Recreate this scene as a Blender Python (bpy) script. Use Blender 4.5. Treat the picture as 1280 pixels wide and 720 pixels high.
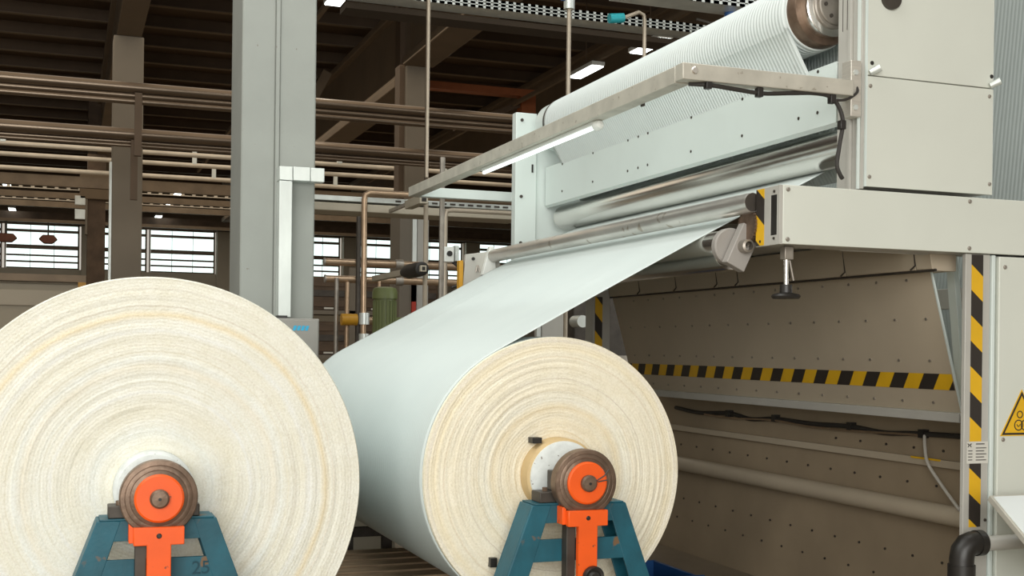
import bpy, math, random
from mathutils import Vector, Matrix
random.seed(7)
S = bpy.context.scene
C = S.collection
for o in list(bpy.data.objects): bpy.data.objects.remove(o)

# ------------------------------------------------------------------ camera, world, light, exposure
cd = bpy.data.cameras.new('camera'); cam = bpy.data.objects.new('camera', cd); C.objects.link(cam)
cd.sensor_width = 36.0; cd.lens = 1500*36/1280; cd.shift_y = 76.6/1280; cd.clip_end = 300; cd.clip_start = .05
cam.matrix_world = Matrix.Translation((0, 0, 1.5)) @ Matrix.Rotation(math.radians(-20.44), 4, 'Z') @ Matrix.Rotation(math.radians(90), 4, 'X') @ Matrix.Rotation(math.radians(.675), 4, 'Z')
S.camera = cam
w = bpy.data.worlds.new('world'); S.world = w; w.use_nodes = True
w.node_tree.nodes['Background'].inputs[0].default_value = (1.0, .92, .80, 1)
w.node_tree.nodes['Background'].inputs[1].default_value = .55
def area(name, loc, target, sx, sy, power, col):
    l = bpy.data.lights.new(name, 'AREA'); l.shape = 'RECTANGLE'; l.size = sx; l.size_y = sy; l.energy = power; l.color = col
    o = bpy.data.objects.new(name, l); C.objects.link(o); o.location = loc
    o.rotation_euler = (Vector(target)-Vector(loc)).to_track_quat('-Z', 'Y').to_euler()
    return o
# daylight: open loading door behind the camera, roof skylight over the winding bay
area('door_daylight', (-3.0, -7.0, 3.6), (.5, 6, 1.5), 10, 5.5, 1220, (1.0, .99, .955))
area('skylight_daylight', (-2.0, 4.5, 7.7), (-.2, 5.5, 0), 5, 8, 390, (.97, 1.0, .97))
area('rear_cloth_fill_light', (4.6, 6.2, 8.4), (4.6, 6.2, 0), 1.6, 5, 170, (.97, 1.0, .97))  # added fill light under the closed deck, brightens the rear cloth
area('side_window_daylight', (9.5, 5.6, 3.6), (4.9, 5.6, 2.0), 4, 4, 200, (.97, 1.0, .98))
area('hall_lamps_light', (4.5, 32, 6.9), (4.5, 32, 0), 16, 34, 1500, (1.0, .86, .68))
V = S.view_settings
V.view_transform = 'Standard'; V.look = 'None'; V.exposure = 0.0; V.gamma = 1.0; V.use_curve_mapping = False

# ------------------------------------------------------------------ materials
def mat(name, col, rough=.5, metal=0., var=.10, scale=5., bump=0., bscale=80., spots=None, emit=0, trans=0, stretch=(1, 1, 1), coat=0):
    m = bpy.data.materials.new(name); m.use_nodes = True
    nt = m.node_tree; N = nt.nodes; L = nt.links; b = N['Principled BSDF']
    b.inputs['Roughness'].default_value = rough; b.inputs['Metallic'].default_value = metal
    tc = N.new('ShaderNodeTexCoord'); mp = N.new('ShaderNodeMapping'); mp.inputs['Scale'].default_value = stretch
    L.new(tc.outputs['Object'], mp.inputs['Vector'])
    nz = N.new('ShaderNodeTexNoise'); nz.inputs['Scale'].default_value = scale; nz.inputs['Detail'].default_value = 6
    L.new(mp.outputs[0], nz.inputs['Vector'])
    rp = N.new('ShaderNodeValToRGB')
    c = Vector(col)
    rp.color_ramp.elements[0].position = .3; rp.color_ramp.elements[1].position = .7
    rp.color_ramp.elements[0].color = (*(c*(1-var)), 1); rp.color_ramp.elements[1].color = (*[min(1, q) for q in c*(1+var)], 1)
    L.new(nz.outputs['Fac'], rp.inputs['Fac'])
    out = rp.outputs[0]
    if spots:
        n2 = N.new('ShaderNodeTexNoise'); n2.inputs['Scale'].default_value = spots[1]; n2.inputs['Detail'].default_value = 3
        L.new(tc.outputs['Object'], n2.inputs['Vector'])
        r2 = N.new('ShaderNodeValToRGB'); r2.color_ramp.elements[0].position = spots[2]; r2.color_ramp.elements[1].position = spots[2]+.04
        L.new(n2.outputs['Fac'], r2.inputs['Fac'])
        mx = N.new('ShaderNodeMix'); mx.data_type = 'RGBA'; mx.inputs['B'].default_value = (*spots[0], 1)
        L.new(r2.outputs[0], mx.inputs['Factor']); L.new(out, mx.inputs['A']); out = mx.outputs['Result']
    L.new(out, b.inputs['Base Color'])
    if emit:
        L.new(out, b.inputs['Emission Color']); b.inputs['Emission Strength'].default_value = emit
    if bump:
        nb = N.new('ShaderNodeTexNoise'); nb.inputs['Scale'].default_value = bscale; nb.inputs['Detail'].default_value = 4
        L.new(mp.outputs[0], nb.inputs['Vector'])
        bp = N.new('ShaderNodeBump'); bp.inputs['Strength'].default_value = bump; bp.inputs['Distance'].default_value = .01
        L.new(nb.outputs['Fac'], bp.inputs['Height']); L.new(bp.outputs[0], b.inputs['Normal'])
    if coat: b.inputs['Coat Weight'].default_value = coat
    return m

def math_node(nt, op, a, bval=None):
    n = nt.nodes.new('ShaderNodeMath'); n.operation = op
    nt.links.new(a, n.inputs[0])
    if bval is not None:
        if hasattr(bval, 'is_output'): nt.links.new(bval, n.inputs[1])
        else: n.inputs[1].default_value = bval
    return n.outputs[0]

def rib_mat(name, col, period=.026, depth=.5, rough=.8, dark=.88, through=0):
    """white ribbed cloth: ribs run round the roll / along the web, spaced along Y"""
    m = bpy.data.materials.new(name); m.use_nodes = True
    nt = m.node_tree; N = nt.nodes; L = nt.links; b = N['Principled BSDF']
    b.inputs['Roughness'].default_value = rough; b.inputs['Specular IOR Level'].default_value = .25
    tc = N.new('ShaderNodeTexCoord'); sp = N.new('ShaderNodeSeparateXYZ'); L.new(tc.outputs['Object'], sp.inputs[0])
    nz = N.new('ShaderNodeTexNoise'); nz.inputs['Scale'].default_value = 2.0; L.new(tc.outputs['Object'], nz.inputs['Vector'])
    y = math_node(nt, 'MULTIPLY_ADD', nz.outputs['Fac'], .012); y.node.inputs[2].default_value = 0
    yy = math_node(nt, 'ADD', sp.outputs['Y'], y)
    s = math_node(nt, 'SINE', math_node(nt, 'MULTIPLY', yy, 2*math.pi/period))
    s01 = math_node(nt, 'MULTIPLY_ADD', s, .5); s01.node.inputs[2].default_value = .5
    rp = N.new('ShaderNodeValToRGB'); L.new(s01, rp.inputs['Fac'])
    rp.color_ramp.elements[0].color = (*[q*dark for q in col], 1); rp.color_ramp.elements[1].color = (*col, 1)
    rp.color_ramp.elements[1].position = .55
    n2 = N.new('ShaderNodeTexNoise'); n2.inputs['Scale'].default_value = 3.0; L.new(tc.outputs['Object'], n2.inputs['Vector'])
    r2 = N.new('ShaderNodeValToRGB'); L.new(n2.outputs['Fac'], r2.inputs['Fac'])
    r2.color_ramp.elements[0].color = (.93, .94, .95, 1); r2.color_ramp.elements[1].color = (1, 1, 1, 1)
    mx = N.new('ShaderNodeMix'); mx.data_type = 'RGBA'; mx.blend_type = 'MULTIPLY'; mx.inputs['Factor'].default_value = 1
    L.new(rp.outputs[0], mx.inputs['A']); L.new(r2.outputs[0], mx.inputs['B'])
    L.new(mx.outputs['Result'], b.inputs['Base Color'])
    bp = N.new('ShaderNodeBump'); bp.inputs['Strength'].default_value = depth; bp.inputs['Distance'].default_value = .006
    L.new(s01, bp.inputs['Height']); L.new(bp.outputs[0], b.inputs['Normal'])
    if through:                       # thin cloth lets some light through
        tr = N.new('ShaderNodeBsdfTranslucent'); L.new(mx.outputs['Result'], tr.inputs['Color'])
        ms = N.new('ShaderNodeMixShader'); ms.inputs[0].default_value = through
        L.new(b.outputs[0], ms.inputs[1]); L.new(tr.outputs[0], ms.inputs[2]); L.new(ms.outputs[0], N['Material Output'].inputs['Surface'])
    return m

def wound_mat(name, cols, seed, bands):
    """edges of the wound cloth layers: wobbling rings of slightly different whites; bands = (radius, half width, colour, strength)"""
    m = bpy.data.materials.new(name); m.use_nodes = True
    nt = m.node_tree; N = nt.nodes; L = nt.links; b = N['Principled BSDF']
    b.inputs['Roughness'].default_value = .9; b.inputs['Specular IOR Level'].default_value = .15
    tc = N.new('ShaderNodeTexCoord'); sp = N.new('ShaderNodeSeparateXYZ'); L.new(tc.outputs['Object'], sp.inputs[0])
    r2 = math_node(nt, 'ADD', math_node(nt, 'MULTIPLY', sp.outputs['X'], sp.outputs['X']), math_node(nt, 'MULTIPLY', sp.outputs['Z'], sp.outputs['Z']))
    r = math_node(nt, 'SQRT', r2)
    def noise(vec, sc, det=4, rough=.5):
        n = N.new('ShaderNodeTexNoise'); n.inputs['Scale'].default_value = sc; n.inputs['Detail'].default_value = det; n.inputs['Roughness'].default_value = rough
        L.new(vec, n.inputs['Vector']); return n.outputs['Fac']
    def ramp(fac, *st):
        q = N.new('ShaderNodeValToRGB'); L.new(fac, q.inputs['Fac']); E = q.color_ramp.elements
        for i, (p, c) in enumerate(st):
            e = E[i] if i < 2 else E.new(p)
            e.position = p; e.color = (*c, 1)
        return q.outputs[0]
    def mul(a_, b_, mode='MULTIPLY', fac=1.0):
        mx = N.new('ShaderNodeMix'); mx.data_type = 'RGBA'; mx.blend_type = mode
        if hasattr(fac, 'is_output'): L.new(fac, mx.inputs['Factor'])
        else: mx.inputs['Factor'].default_value = fac
        L.new(a_, mx.inputs['A'])
        if hasattr(b_, 'is_output'): L.new(b_, mx.inputs['B'])
        else: mx.inputs['B'].default_value = (*b_, 1)
        return mx.outputs['Result']
    ob = tc.outputs['Object']
    rw = math_node(nt, 'ADD', r, math_node(nt, 'MULTIPLY', math_node(nt, 'SUBTRACT', noise(ob, 3.0, 4), .5), .035))
    rw = math_node(nt, 'ADD', rw, math_node(nt, 'MULTIPLY', math_node(nt, 'SUBTRACT', noise(ob, 22, 3), .5), .008))
    cx = N.new('ShaderNodeCombineXYZ'); L.new(rw, cx.inputs[0]); cx.inputs[1].default_value = seed
    n1 = noise(cx.outputs[0], 11, 3)
    st = [(.28+.46*i/(len(cols)-1), c) for i, c in enumerate(cols)]
    col = ramp(n1, st[0], st[-1], *st[1:-1])
    for br, hw, bc, stg in bands:
        d = math_node(nt, 'DIVIDE', math_node(nt, 'ABSOLUTE', math_node(nt, 'SUBTRACT', rw, br)), hw)
        f = math_node(nt, 'SUBTRACT', d, 1.0); f = math_node(nt, 'MULTIPLY', f, -stg); f.node.use_clamp = True
        col = mul(col, bc, 'MIX', f)
    col = mul(col, ramp(noise(cx.outputs[0], 75, 3), (.28, (.95, .93, .89)), (.38, (1, 1, 1))))
    # patchy lint
    col = mul(col, ramp(noise(ob, 9, 6, .65), (.38, (.97, .96, .93)), (.6, (1, 1, 1))))
    col = mul(col, ramp(noise(ob, 120, 4, .6), (.36, (.91, .90, .87)), (.58, (1, 1, 1))))
    L.new(col, b.inputs['Base Color'])
    sn = math_node(nt, 'SINE', math_node(nt, 'MULTIPLY', rw, 480))
    h = math_node(nt, 'ADD', math_node(nt, 'MULTIPLY', sn, .08), noise(ob, 110, 6, .65))
    bp = N.new('ShaderNodeBump'); bp.inputs['Strength'].default_value = .55; bp.inputs['Distance'].default_value = .008
    L.new(h, bp.inputs['Height']); L.new(bp.outputs[0], b.inputs['Normal'])
    return m

M = dict(
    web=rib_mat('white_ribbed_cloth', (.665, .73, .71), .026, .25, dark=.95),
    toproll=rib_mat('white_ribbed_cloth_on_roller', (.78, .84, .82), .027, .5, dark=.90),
    rearweb=rib_mat('dimmed_white_ribbed_cloth', (.52, .555, .535), .03, .6, dark=.86, through=.5),  # same white cloth; dimmer light on the rear web put into a greyer colour
    rollside=rib_mat('white_cloth_roll_side', (.72, .80, .79), .012, .35, dark=.93),
    wound1=wound_mat('wound_cloth_edges_pale', [(.85, .83, .71), (.87, .86, .76), (.87, .87, .79), (.88, .89, .82), (.86, .89, .85)], 1.3,
        [(.685, .022, (.86, .77, .57), 1.0), (.62, .018, (.86, .88, .86), .7), (.38, .012, (.87, .89, .87), .7), (.72, .006, (.76, .71, .61), .7), (.565, .005, (.78, .74, .65), .5), (.48, .03, (.86, .80, .66), .5), (.79, .004, (.78, .74, .66), .6)]),
    wound2=wound_mat('wound_cloth_edges_cream', [(.88, .81, .63), (.89, .83, .67), (.90, .85, .70), (.91, .88, .75), (.90, .88, .77)], 5.1,
        [(.30, .035, (.87, .74, .50), .6), (.24, .02, (.90, .82, .63), .5), (.425, .004, (.68, .61, .50), .8), (.52, .006, (.76, .67, .52), .7), (.375, .004, (.74, .66, .50), .7), (.56, .02, (.88, .79, .58), .6), (.595, .012, (.91, .88, .80), .8)]),
    core_white=mat('core_white_paper', (.72, .76, .74), .7, var=.12, scale=20, bump=.3, bscale=40, spots=((.3, .28, .25), 60, .68)),
    core_card=mat('core_cardboard', (.62, .46, .24), .8),
    cab=mat('cabinet_paint', (.65, .675, .605), .42, var=.03, scale=2),
    panel=mat('panel_white_paint', (.655, .73, .70), .32, var=.03, scale=2),
    greypaint=mat('machine_grey_paint', (.45, .44, .40), .4, var=.05),
    plate=mat('guard_plate_paint', (.47, .40, .30), .45, var=.06, scale=2),
    lowwall=mat('lower_wall_paint', (.33, .26, .175), .5, var=.12, scale=2),
    alu=mat('brushed_aluminium', (.66, .63, .56), .42, .6, var=.08, scale=14, stretch=(1, 1, 12)),
    bar=mat('worn_aluminium_bar', (.52, .50, .43), .5, .25, var=.12, scale=10, spots=((.35, .32, .26), 30, .66)),
    chrome=mat('polished_roller_steel', (.80, .78, .74), .22, 1.0, var=.05, scale=8, stretch=(1, .2, 1), bump=.02, bscale=30),
    roller=mat('scuffed_roller_steel', (.66, .64, .60), .34, .85, var=.14, scale=9, stretch=(1, .35, 1), spots=((.40, .35, .29), 12, .64)),
    steel=mat('dull_steel', (.34, .31, .27), .45, .7, var=.2, scale=12),
    darksteel=mat('dark_steel', (.07, .06, .05), .5, .5, var=.25, scale=10),
    rust=mat('rubbed_brake_steel', (.17, .115, .08), .42, .55, var=.3, scale=16, bump=.15, bscale=50),
    orange=mat('orange_paint', (.86, .105, .006), .42, var=.08, scale=6, spots=((.25, .05, .02), 34, .70)),
    teal=mat('blue_stand_paint', (.006, .088, .125), .5, var=.25, scale=7, spots=((.17, .10, .05), 9, .66), bump=.08),
    boxgrey=mat('control_box_grey', (.27, .26, .235), .5, var=.06),
    clampgrey=mat('clamp_grey', (.33, .31, .285), .4, var=.06),
    black=mat('black_plastic', (.018, .016, .014), .4),
    rubber=mat('black_rubber', (.03, .026, .022), .6),
    yellow=mat('hazard_yellow', (.74, .43, .012), .45, var=.08),
    hazblack=mat('hazard_black', (.028, .022, .018), .5),
    concrete=mat('column_grey_paint', (.30, .315, .29), .75, var=.05, scale=3, bump=.12, bscale=14, spots=((.20, .18, .15), 24, .735)),
    concrete2=mat('far_column_paint', (.185, .16, .125), .8, var=.08, scale=1.2),
    galv=mat('galvanised_duct', (.66, .70, .67), .38, .45, var=.10, scale=7, stretch=(1, 1, .4)),
    roof=mat('roof_deck', (.075, .046, .025), .8, var=.2, scale=.8),
    purlin=mat('purlin_steel', (.10, .065, .038), .7, var=.15, scale=1.5),
    girder=mat('girder_concrete', (.17, .125, .08), .8, var=.1, scale=1.2),
    darkbeam=mat('dark_beam_paint', (.05, .034, .02), .8, var=.15, scale=1),
    droppipe=mat('drop_pipe_paint', (.42, .36, .28), .4, .3, var=.1, scale=6),
    lagging=mat('lagged_pipe_cladding', (.20, .155, .115), .30, .85, var=.12, scale=3, stretch=(.3, 1, 1)),
    paintpipe=mat('pale_pipe_paint', (.72, .65, .54), .4, .2, var=.1, scale=3),
    brass=mat('copper_brown_pipe', (.42, .30, .20), .35, .7, var=.15, scale=10),
    browntray=mat('brown_cable_tray', (.20, .15, .10), .5, .4, var=.15, scale=3),
    hoistred=mat('hoist_red_brown', (.16, .055, .03), .6, var=.2),
    crane=mat('crane_orange', (.34, .10, .03), .6, var=.1),
    floor=mat('floor_concrete', (.25, .205, .15), .55, var=.2, scale=1.5, bump=.05),
    wallfar=mat('far_wall_paint', (.48, .44, .36), .8, var=.06, scale=.5),
    wallbrown=mat('upper_wall_paint', (.12, .085, .055), .8, var=.1, scale=.5),
    winframe=mat('window_frame_paint', (.20, .15, .11), .6),
    pane=mat('daylit_glazing', (.80, .97, .93), .3, emit=1.5, var=.02),
    lamp=mat('lamp_tube_glow', (.95, 1.0, .98), .3, emit=6, var=0),
    led=mat('led_lens_glow', (.90, 1.0, .97), .3, emit=1.3, var=0),
    whiteplastic=mat('white_plastic', (.75, .77, .73), .35, var=.03),
    wood=mat('pallet_wood', (.38, .27, .17), .8, var=.3, scale=6, stretch=(1, 8, 8), bump=.3, bscale=20),
    green=mat('green_motor_paint', (.16, .19, .07), .45, var=.15),
    red=mat('red_paint', (.45, .03, .01), .5),
    beige=mat('beige_housing', (.40, .36, .28), .6, var=.06, scale=1),
    crate=mat('dark_crate', (.10, .065, .04), .7, var=.3, scale=3),
    blueplastic=mat('blue_plastic', (.012, .07, .22), .4),
    cyan=mat('cyan_print', (.02, .36, .60), .4),
    paper=mat('label_paper', (.62, .61, .55), .6, var=.04),
    ink=mat('label_ink', (.06, .055, .05), .6),
    darkmark=mat('painted_number', (.006, .055, .08), .7),
    consoletop=mat('console_white', (.70, .74, .73), .3, var=.03),
    wrap=mat('black_wrapped_roll', (.014, .011, .009), .6),
    cablewhite=mat('white_cable', (.55, .52, .46), .5),
    bluevalve=mat('blue_valve', (.03, .10, .28), .4),
    tealvalve=mat('teal_valve', (.02, .32, .36), .4),
    yellowvalve=mat('yellow_valve', (.55, .28, .02), .45),
)

# ------------------------------------------------------------------ mesh helpers
WL = {}
class MB:
    def __init__(s): s.v = []; s.f = []; s.mi = []
    def _add(s, vs, fs, m=0):
        b = len(s.v); s.v += [Vector(q) for q in vs]
        for f in fs: s.f.append([b+i for i in f]); s.mi.append(m)
        return s
    def box(s, x0, x1, y0, y1, z0, z1, m=0):
        vs = [(x, y, z) for x in (x0, x1) for y in (y0, y1) for z in (z0, z1)]
        return s._add(vs, [(0, 1, 3, 2), (4, 6, 7, 5), (0, 4, 5, 1), (2, 3, 7, 6), (0, 2, 6, 4), (1, 5, 7, 3)], m)
    def obox(s, c, size, rot, m=0):
        hx, hy, hz = [q/2 for q in size]
        vs = [Vector(c)+rot @ Vector((x, y, z)) for x in (-hx, hx) for y in (-hy, hy) for z in (-hz, hz)]
        return s._add(vs, [(0, 1, 3, 2), (4, 6, 7, 5), (0, 4, 5, 1), (2, 3, 7, 6), (0, 2, 6, 4), (1, 5, 7, 3)], m)
    def beam(s, p0, p1, wd, ht, m=0):
        p0 = Vector(p0); p1 = Vector(p1); d = p1-p0
        q = d.to_track_quat('Y', 'Z').to_matrix()
        return s.obox((p0+p1)/2, (wd, d.length, ht), q, m)
    def cyl(s, p0, p1, r0, r1=None, n=24, m=0):
        r1 = r0 if r1 is None else r1
        p0 = Vector(p0); p1 = Vector(p1); q = (p1-p0).to_track_quat('Z', 'Y').to_matrix()
        vs = []
        for p, r in ((p0, r0), (p1, r1)):
            for i in range(n):
                a = 2*math.pi*i/n; vs.append(p+q @ Vector((r*math.cos(a), r*math.sin(a), 0)))
        fs = [(i, (i+1) % n, n+(i+1) % n, n+i) for i in range(n)]
        fs += [tuple(range(n-1, -1, -1)), tuple(range(n, 2*n))]
        return s._add(vs, fs, m)
    def lathe(s, prof, o, n=48, axis='Y', m=0, close=False):
        """prof: (radius, along) pairs; revolve about an axis through o"""
        vs = []
        for r, a in prof:
            for i in range(n):
                t = 2*math.pi*i/n; c, d = r*math.cos(t), r*math.sin(t)
                p = (c, a, d) if axis == 'Y' else ((c, d, a) if axis == 'Z' else (a, c, d))
                vs.append(Vector(o)+Vector(p))
        fs = []
        for k in range(len(prof)-1):
            for i in range(n):
                j = (i+1) % n; q = (k*n+i, k*n+j, (k+1)*n+j, (k+1)*n+i)
                fs.append(q if axis == 'Z' else q[::-1])
        return s._add(vs, fs, m)
    def tube(s, pts, r, n=8, smooth=0, m=0):
        P = [Vector(p) for p in pts]
        if smooth:
            Q = []; A = [P[0]*2-P[1]]+P+[P[-1]*2-P[-2]]
            for i in range(1, len(A)-2):
                for k in range(smooth):
                    t = k/smooth; a, b, c, d = A[i-1:i+3]
                    Q.append(.5*((2*b)+(c-a)*t+(2*a-5*b+4*c-d)*t*t+(3*b-a-3*c+d)*t**3))
            Q.append(P[-1]); P = Q
        vs = []; up = None
        for i, p in enumerate(P):
            d = (P[min(i+1, len(P)-1)]-P[max(i-1, 0)]).normalized()
            if up is None: up = d.orthogonal().normalized()
            up = (up-d*up.dot(d)).normalized(); sd = d.cross(up)
            for k in range(n):
                a = 2*math.pi*k/n; vs.append(p+(up*math.cos(a)+sd*math.sin(a))*r)
        fs = []
        for i in range(len(P)-1):
            for k in range(n): fs.append((i*n+k, i*n+(k+1) % n, (i+1)*n+(k+1) % n, (i+1)*n+k))
        fs += [tuple(range(n-1, -1, -1)), tuple(range((len(P)-1)*n, len(P)*n))]
        return s._add(vs, fs, m)
    def prism(s, poly, a, b, axis='Y', m=0):
        def P(u, v, t): return (u, t, v) if axis == 'Y' else ((t, u, v) if axis == 'X' else (u, v, t))
        n = len(poly)
        vs = [P(u, v, a) for u, v in poly]+[P(u, v, b) for u, v in poly]
        fs = [tuple(range(n)), tuple(range(2*n-1, n-1, -1))]+[(i, n+i, n+(i+1) % n, (i+1) % n) for i in range(n)]
        return s._add(vs, fs, m)
    def build(s, name, mats, parent=None, bevel=0, smooth=35, origin=None, fix=True):
        lo = Vector([min(v[i] for v in s.v) for i in range(3)]); hi = Vector([max(v[i] for v in s.v) for i in range(3)])
        c = (lo+hi)/2
        if parent is None: c.z = lo.z
        if origin is not None: c = Vector(origin)
        me = bpy.data.meshes.new(name); me.from_pydata([v-c for v in s.v], [], s.f)
        ms = mats if isinstance(mats, (list, tuple)) else [mats]
        for q in ms: me.materials.append(M[q])
        me.polygons.foreach_set('material_index', s.mi)
        if fix:
            import bmesh
            bm = bmesh.new(); bm.from_mesh(me); bmesh.ops.recalc_face_normals(bm, faces=bm.faces); bm.to_mesh(me); bm.free()
        if smooth:
            me.polygons.foreach_set('use_smooth', [True]*len(me.polygons)); me.set_sharp_from_angle(angle=math.radians(smooth))
        me.update()
        o = bpy.data.objects.new(name, me); C.objects.link(o)
        WL[o.name] = c
        if parent is not None:
            o.parent = parent; o.location = c-WL[parent.name]
        else: o.location = c
        if bevel:
            bv = o.modifiers.new('bevel', 'BEVEL'); bv.width = bevel; bv.segments = 2; bv.limit_method = 'ANGLE'; bv.angle_limit = math.radians(40)
        return o
def tag(o, label=None, cat=None, group=None, kind=None):
    if label: o['label'] = label
    if cat: o['category'] = cat
    if group: o['group'] = group
    if kind: o['kind'] = kind
    return o
def thing(name, loc, label=None, cat=None, group=None, kind=None):
    o = bpy.data.objects.new(name, None); C.objects.link(o); o.location = loc; o.empty_display_size = .1
    WL[o.name] = Vector(loc); return tag(o, label, cat, group, kind)
def copy_tree(o, delta=None, parent=None):
    c = o.copy(); C.objects.link(c); c.parent = parent
    if delta is not None: c.location = o.location+Vector(delta)
    WL[c.name] = WL[o.name]+Vector(delta or (0, 0, 0))
    for ch in o.children: copy_tree(ch, None, c)
    return c
def share(src, loc, parent):
    """another piece with the same mesh at a world place"""
    c = src.copy(); C.objects.link(c); c.parent = parent; WL[c.name] = Vector(loc)
    c.location = Vector(loc)-WL[parent.name]; return c
def B(*a): return MB().box(*a)
def hazard(name, parent, o, du, dv, length, width, period, normal, slant=1, depth=.002, phase=0.):
    """hazard tape: alternating parallelograms, o = corner, du along, dv across (unit vectors)"""
    o = Vector(o); du = Vector(du); dv = Vector(dv); nn = Vector(normal)*depth
    mb = MB(); sl = width*slant; k = 0; t = phase-2*period*math.ceil((phase+abs(sl)+period)/(2*period))
    def clip(a, b):   # one stripe between a and b along, sheared by sl, clipped to [0,length]
        poly = [(a, 0), (b, 0), (b+sl, width), (a+sl, width)]
        for lim, sg in ((0, 1), (length, -1)):
            out = []
            for i in range(len(poly)):
                p, q = poly[i], poly[(i+1) % len(poly)]
                ip, iq = sg*(p[0]-lim) >= 0, sg*(q[0]-lim) >= 0
                if ip: out.append(p)
                if ip != iq:
                    tt = (lim-p[0])/(q[0]-p[0]); out.append((lim, p[1]+tt*(q[1]-p[1])))
            poly = out
            if len(poly) < 3: return None
        return poly
    while t < length+abs(sl)+period:
        pl = clip(t, t+period)
        if pl:
            n = len(pl)
            vs = [o+du*u+dv*v for u, v in pl]+[o+du*u+dv*v+nn for u, v in pl]
            mb._add(vs, [tuple(range(n)), tuple(range(n, 2*n))]+[(i, (i+1) % n, n+(i+1) % n, n+i) for i in range(n)], k % 2)
        t += period; k += 1
    return mb.build(name, ['yellow', 'hazblack'], parent, smooth=0)
def pipe_x(name, label, x0, x1, y, z, r, m, cat='pipe', group=None, extra=None, n=20):
    """a pipe along X with flange collars"""
    t = thing(name, ((x0+x1)/2, y, z-r), label, cat, group)
    MB().cyl((x0, y, z), (x1, y, z), r, n=n).build('pipe_run', m, t)
    if extra:
        for x in extra:
            MB().cyl((x-.04, y, z), (x+.04, y, z), r*1.18, n=n).build('collar', 'steel', t)
    return t

# ================================================================== THE SETTING
fl = tag(B(-16, 26, -9, 56, -.2, 0).build('floor', 'floor', smooth=0), 'grey brown concrete factory floor', kind='structure')
ce = thing('ceiling', (5, 23, 8.6), 'dark brown factory roof deck carried by steel purlins', kind='structure')
# deck with an opening for the skylight is simply left short on the near side
B(-16, 26, 9.0, 56, 8.75, 8.9).build('roof_deck', 'roof', ce, smooth=0)
B(2.5, 26, -9, 9.0, 8.75, 8.9).build('roof_deck', 'roof', ce, smooth=0)
first = None
for k in range(26):
    y = 10.0+k*1.75
    if first is None: first = MB().box(-15, 25, y-.03, y+.03, 8.5, 8.75).box(-15, 25, y-.07, y+.07, 8.48, 8.5, 1).build('purlin', ['purlin', 'girder'], ce, smooth=0)
    else: share(first, (5, y, 8.615), ce)
wr = tag(B(26, 26.2, -9, 56, 0, 8.9).build('wall_right', 'wallfar', smooth=0), 'distant beige side wall right of the hall', kind='structure')
wl = tag(B(-16.2, -16, 10, 56, 0, 8.9).build('wall_left', 'wallfar', smooth=0), 'distant beige side wall left of the hall', kind='structure')
wf = thing('wall_far', (5, 55.5, 0), 'far end wall of the hall with a band of windows', kind='structure')
B(-16, 26, 55.3, 55.6, 0, 4.72).build('lower_wall', 'wallfar', wf, smooth=0)
B(-16, 26, 55.3, 55.6, 6.62, 8.9).build('upper_wall', 'wallbrown', wf, smooth=0)
for x in (-9.6, .62, 6.35, 12.1, 18.1, 23.6): B(x, x+.68, 55.05, 55.6, 0, 6.62).build('pilaster', 'wallfar', wf, smooth=0)
# window band: each window three panes wide, five rows
wx = [-8.85, -5.65, -2.45, 1.35, 3.45, 7.1, 9.6, 12.85, 15.5, 18.85, 21.2]
ww = [3.1, 3.1, 3.0, 2.0, 2.85, 2.4, 2.4, 2.55, 2.5, 2.25, 2.3]
rows = [(4.78, 4.98), (5.06, 5.25), (5.33, 5.56), (5.74, 6.28), (6.40, 6.58)]
for i, (x, wd) in enumerate(zip(wx, ww)):
    t = thing('window_%d' % (i+1), (x+wd/2, 55.4, 4.72), 'daylit factory window in the far wall', None, 'band of windows in the far wall', 'structure')
    fr = MB(); fr.box(x, x+.05, 55.34, 55.46, 4.72, 6.62); fr.box(x+wd-.07, x+wd, 55.34, 55.46, 4.72, 6.62)
    zz = [4.72]+[q for r in rows for q in r]+[6.62]
    for a in range(0, len(zz), 2): fr.box(x+.07, x+wd-.07, 55.35, 55.45, zz[a], zz[a+1])
    cw = (wd-.14)/3
    for c in (1, 2): fr.box(x+.07+c*cw-.012, x+.07+c*cw+.012, 55.36, 55.44, 4.72, 6.62)
    fr.build('window_frame', 'winframe', t, smooth=0)
    for r in rows:
        f0 = None
        for c in range(3):
            ct = (x+.07+(c+.5)*cw, 55.4, (r[0]+r[1])/2)
            if f0 is None: f0 = B(ct[0]-cw/2+.005, ct[0]+cw/2-.005, 55.39, 55.41, r[0], r[1]).build('pane', 'pane', t, smooth=0)
            else: share(f0, ct, t)

# ================================================================== COLUMNS AND GIRDERS
t = thing('column', (1.4, 8.77, 0), 'thick pale grey concrete column behind the left fabric roll', 'column')
B(1.136, 1.372, 8.5, 9.06, 0, 8.75).build('shaft', 'concrete', t, bevel=.012)
B(1.396, 1.657, 8.5, 9.06, 0, 8.75).build('shaft', 'concrete', t, bevel=.012)
B(1.37, 1.398, 8.485, 9.05, 0, 8.75).build('joint_strip', 'concrete', t, bevel=.004)
d = thing('cable_duct', (1.5, 8.42, 1.7), 'bent galvanised sheet metal duct fixed to the grey column', 'duct')
B(1.385, 1.475, 8.38, 8.484, 1.705, 2.655).build('vertical_run', 'galv', d, bevel=.004)
MB().prism([(1.385, 2.66), (1.475, 2.66), (1.475, 2.66), (1.475, 2.755), (1.385, 2.755)], 8.38, 8.484).build('elbow', 'galv', d, bevel=.003)
B(1.48, 1.60, 8.38, 8.484, 2.66, 2.757).build('horizontal_run', 'galv', d, bevel=.004)
B(1.603, 1.70, 8.38, 8.484, 2.66, 2.757).build('horizontal_run', 'galv', d, bevel=.004)
t = thing('junction_box', (1.5, 8.3, 1.3), 'small grey control box with blue marking at the column foot', 'control box')
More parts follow.
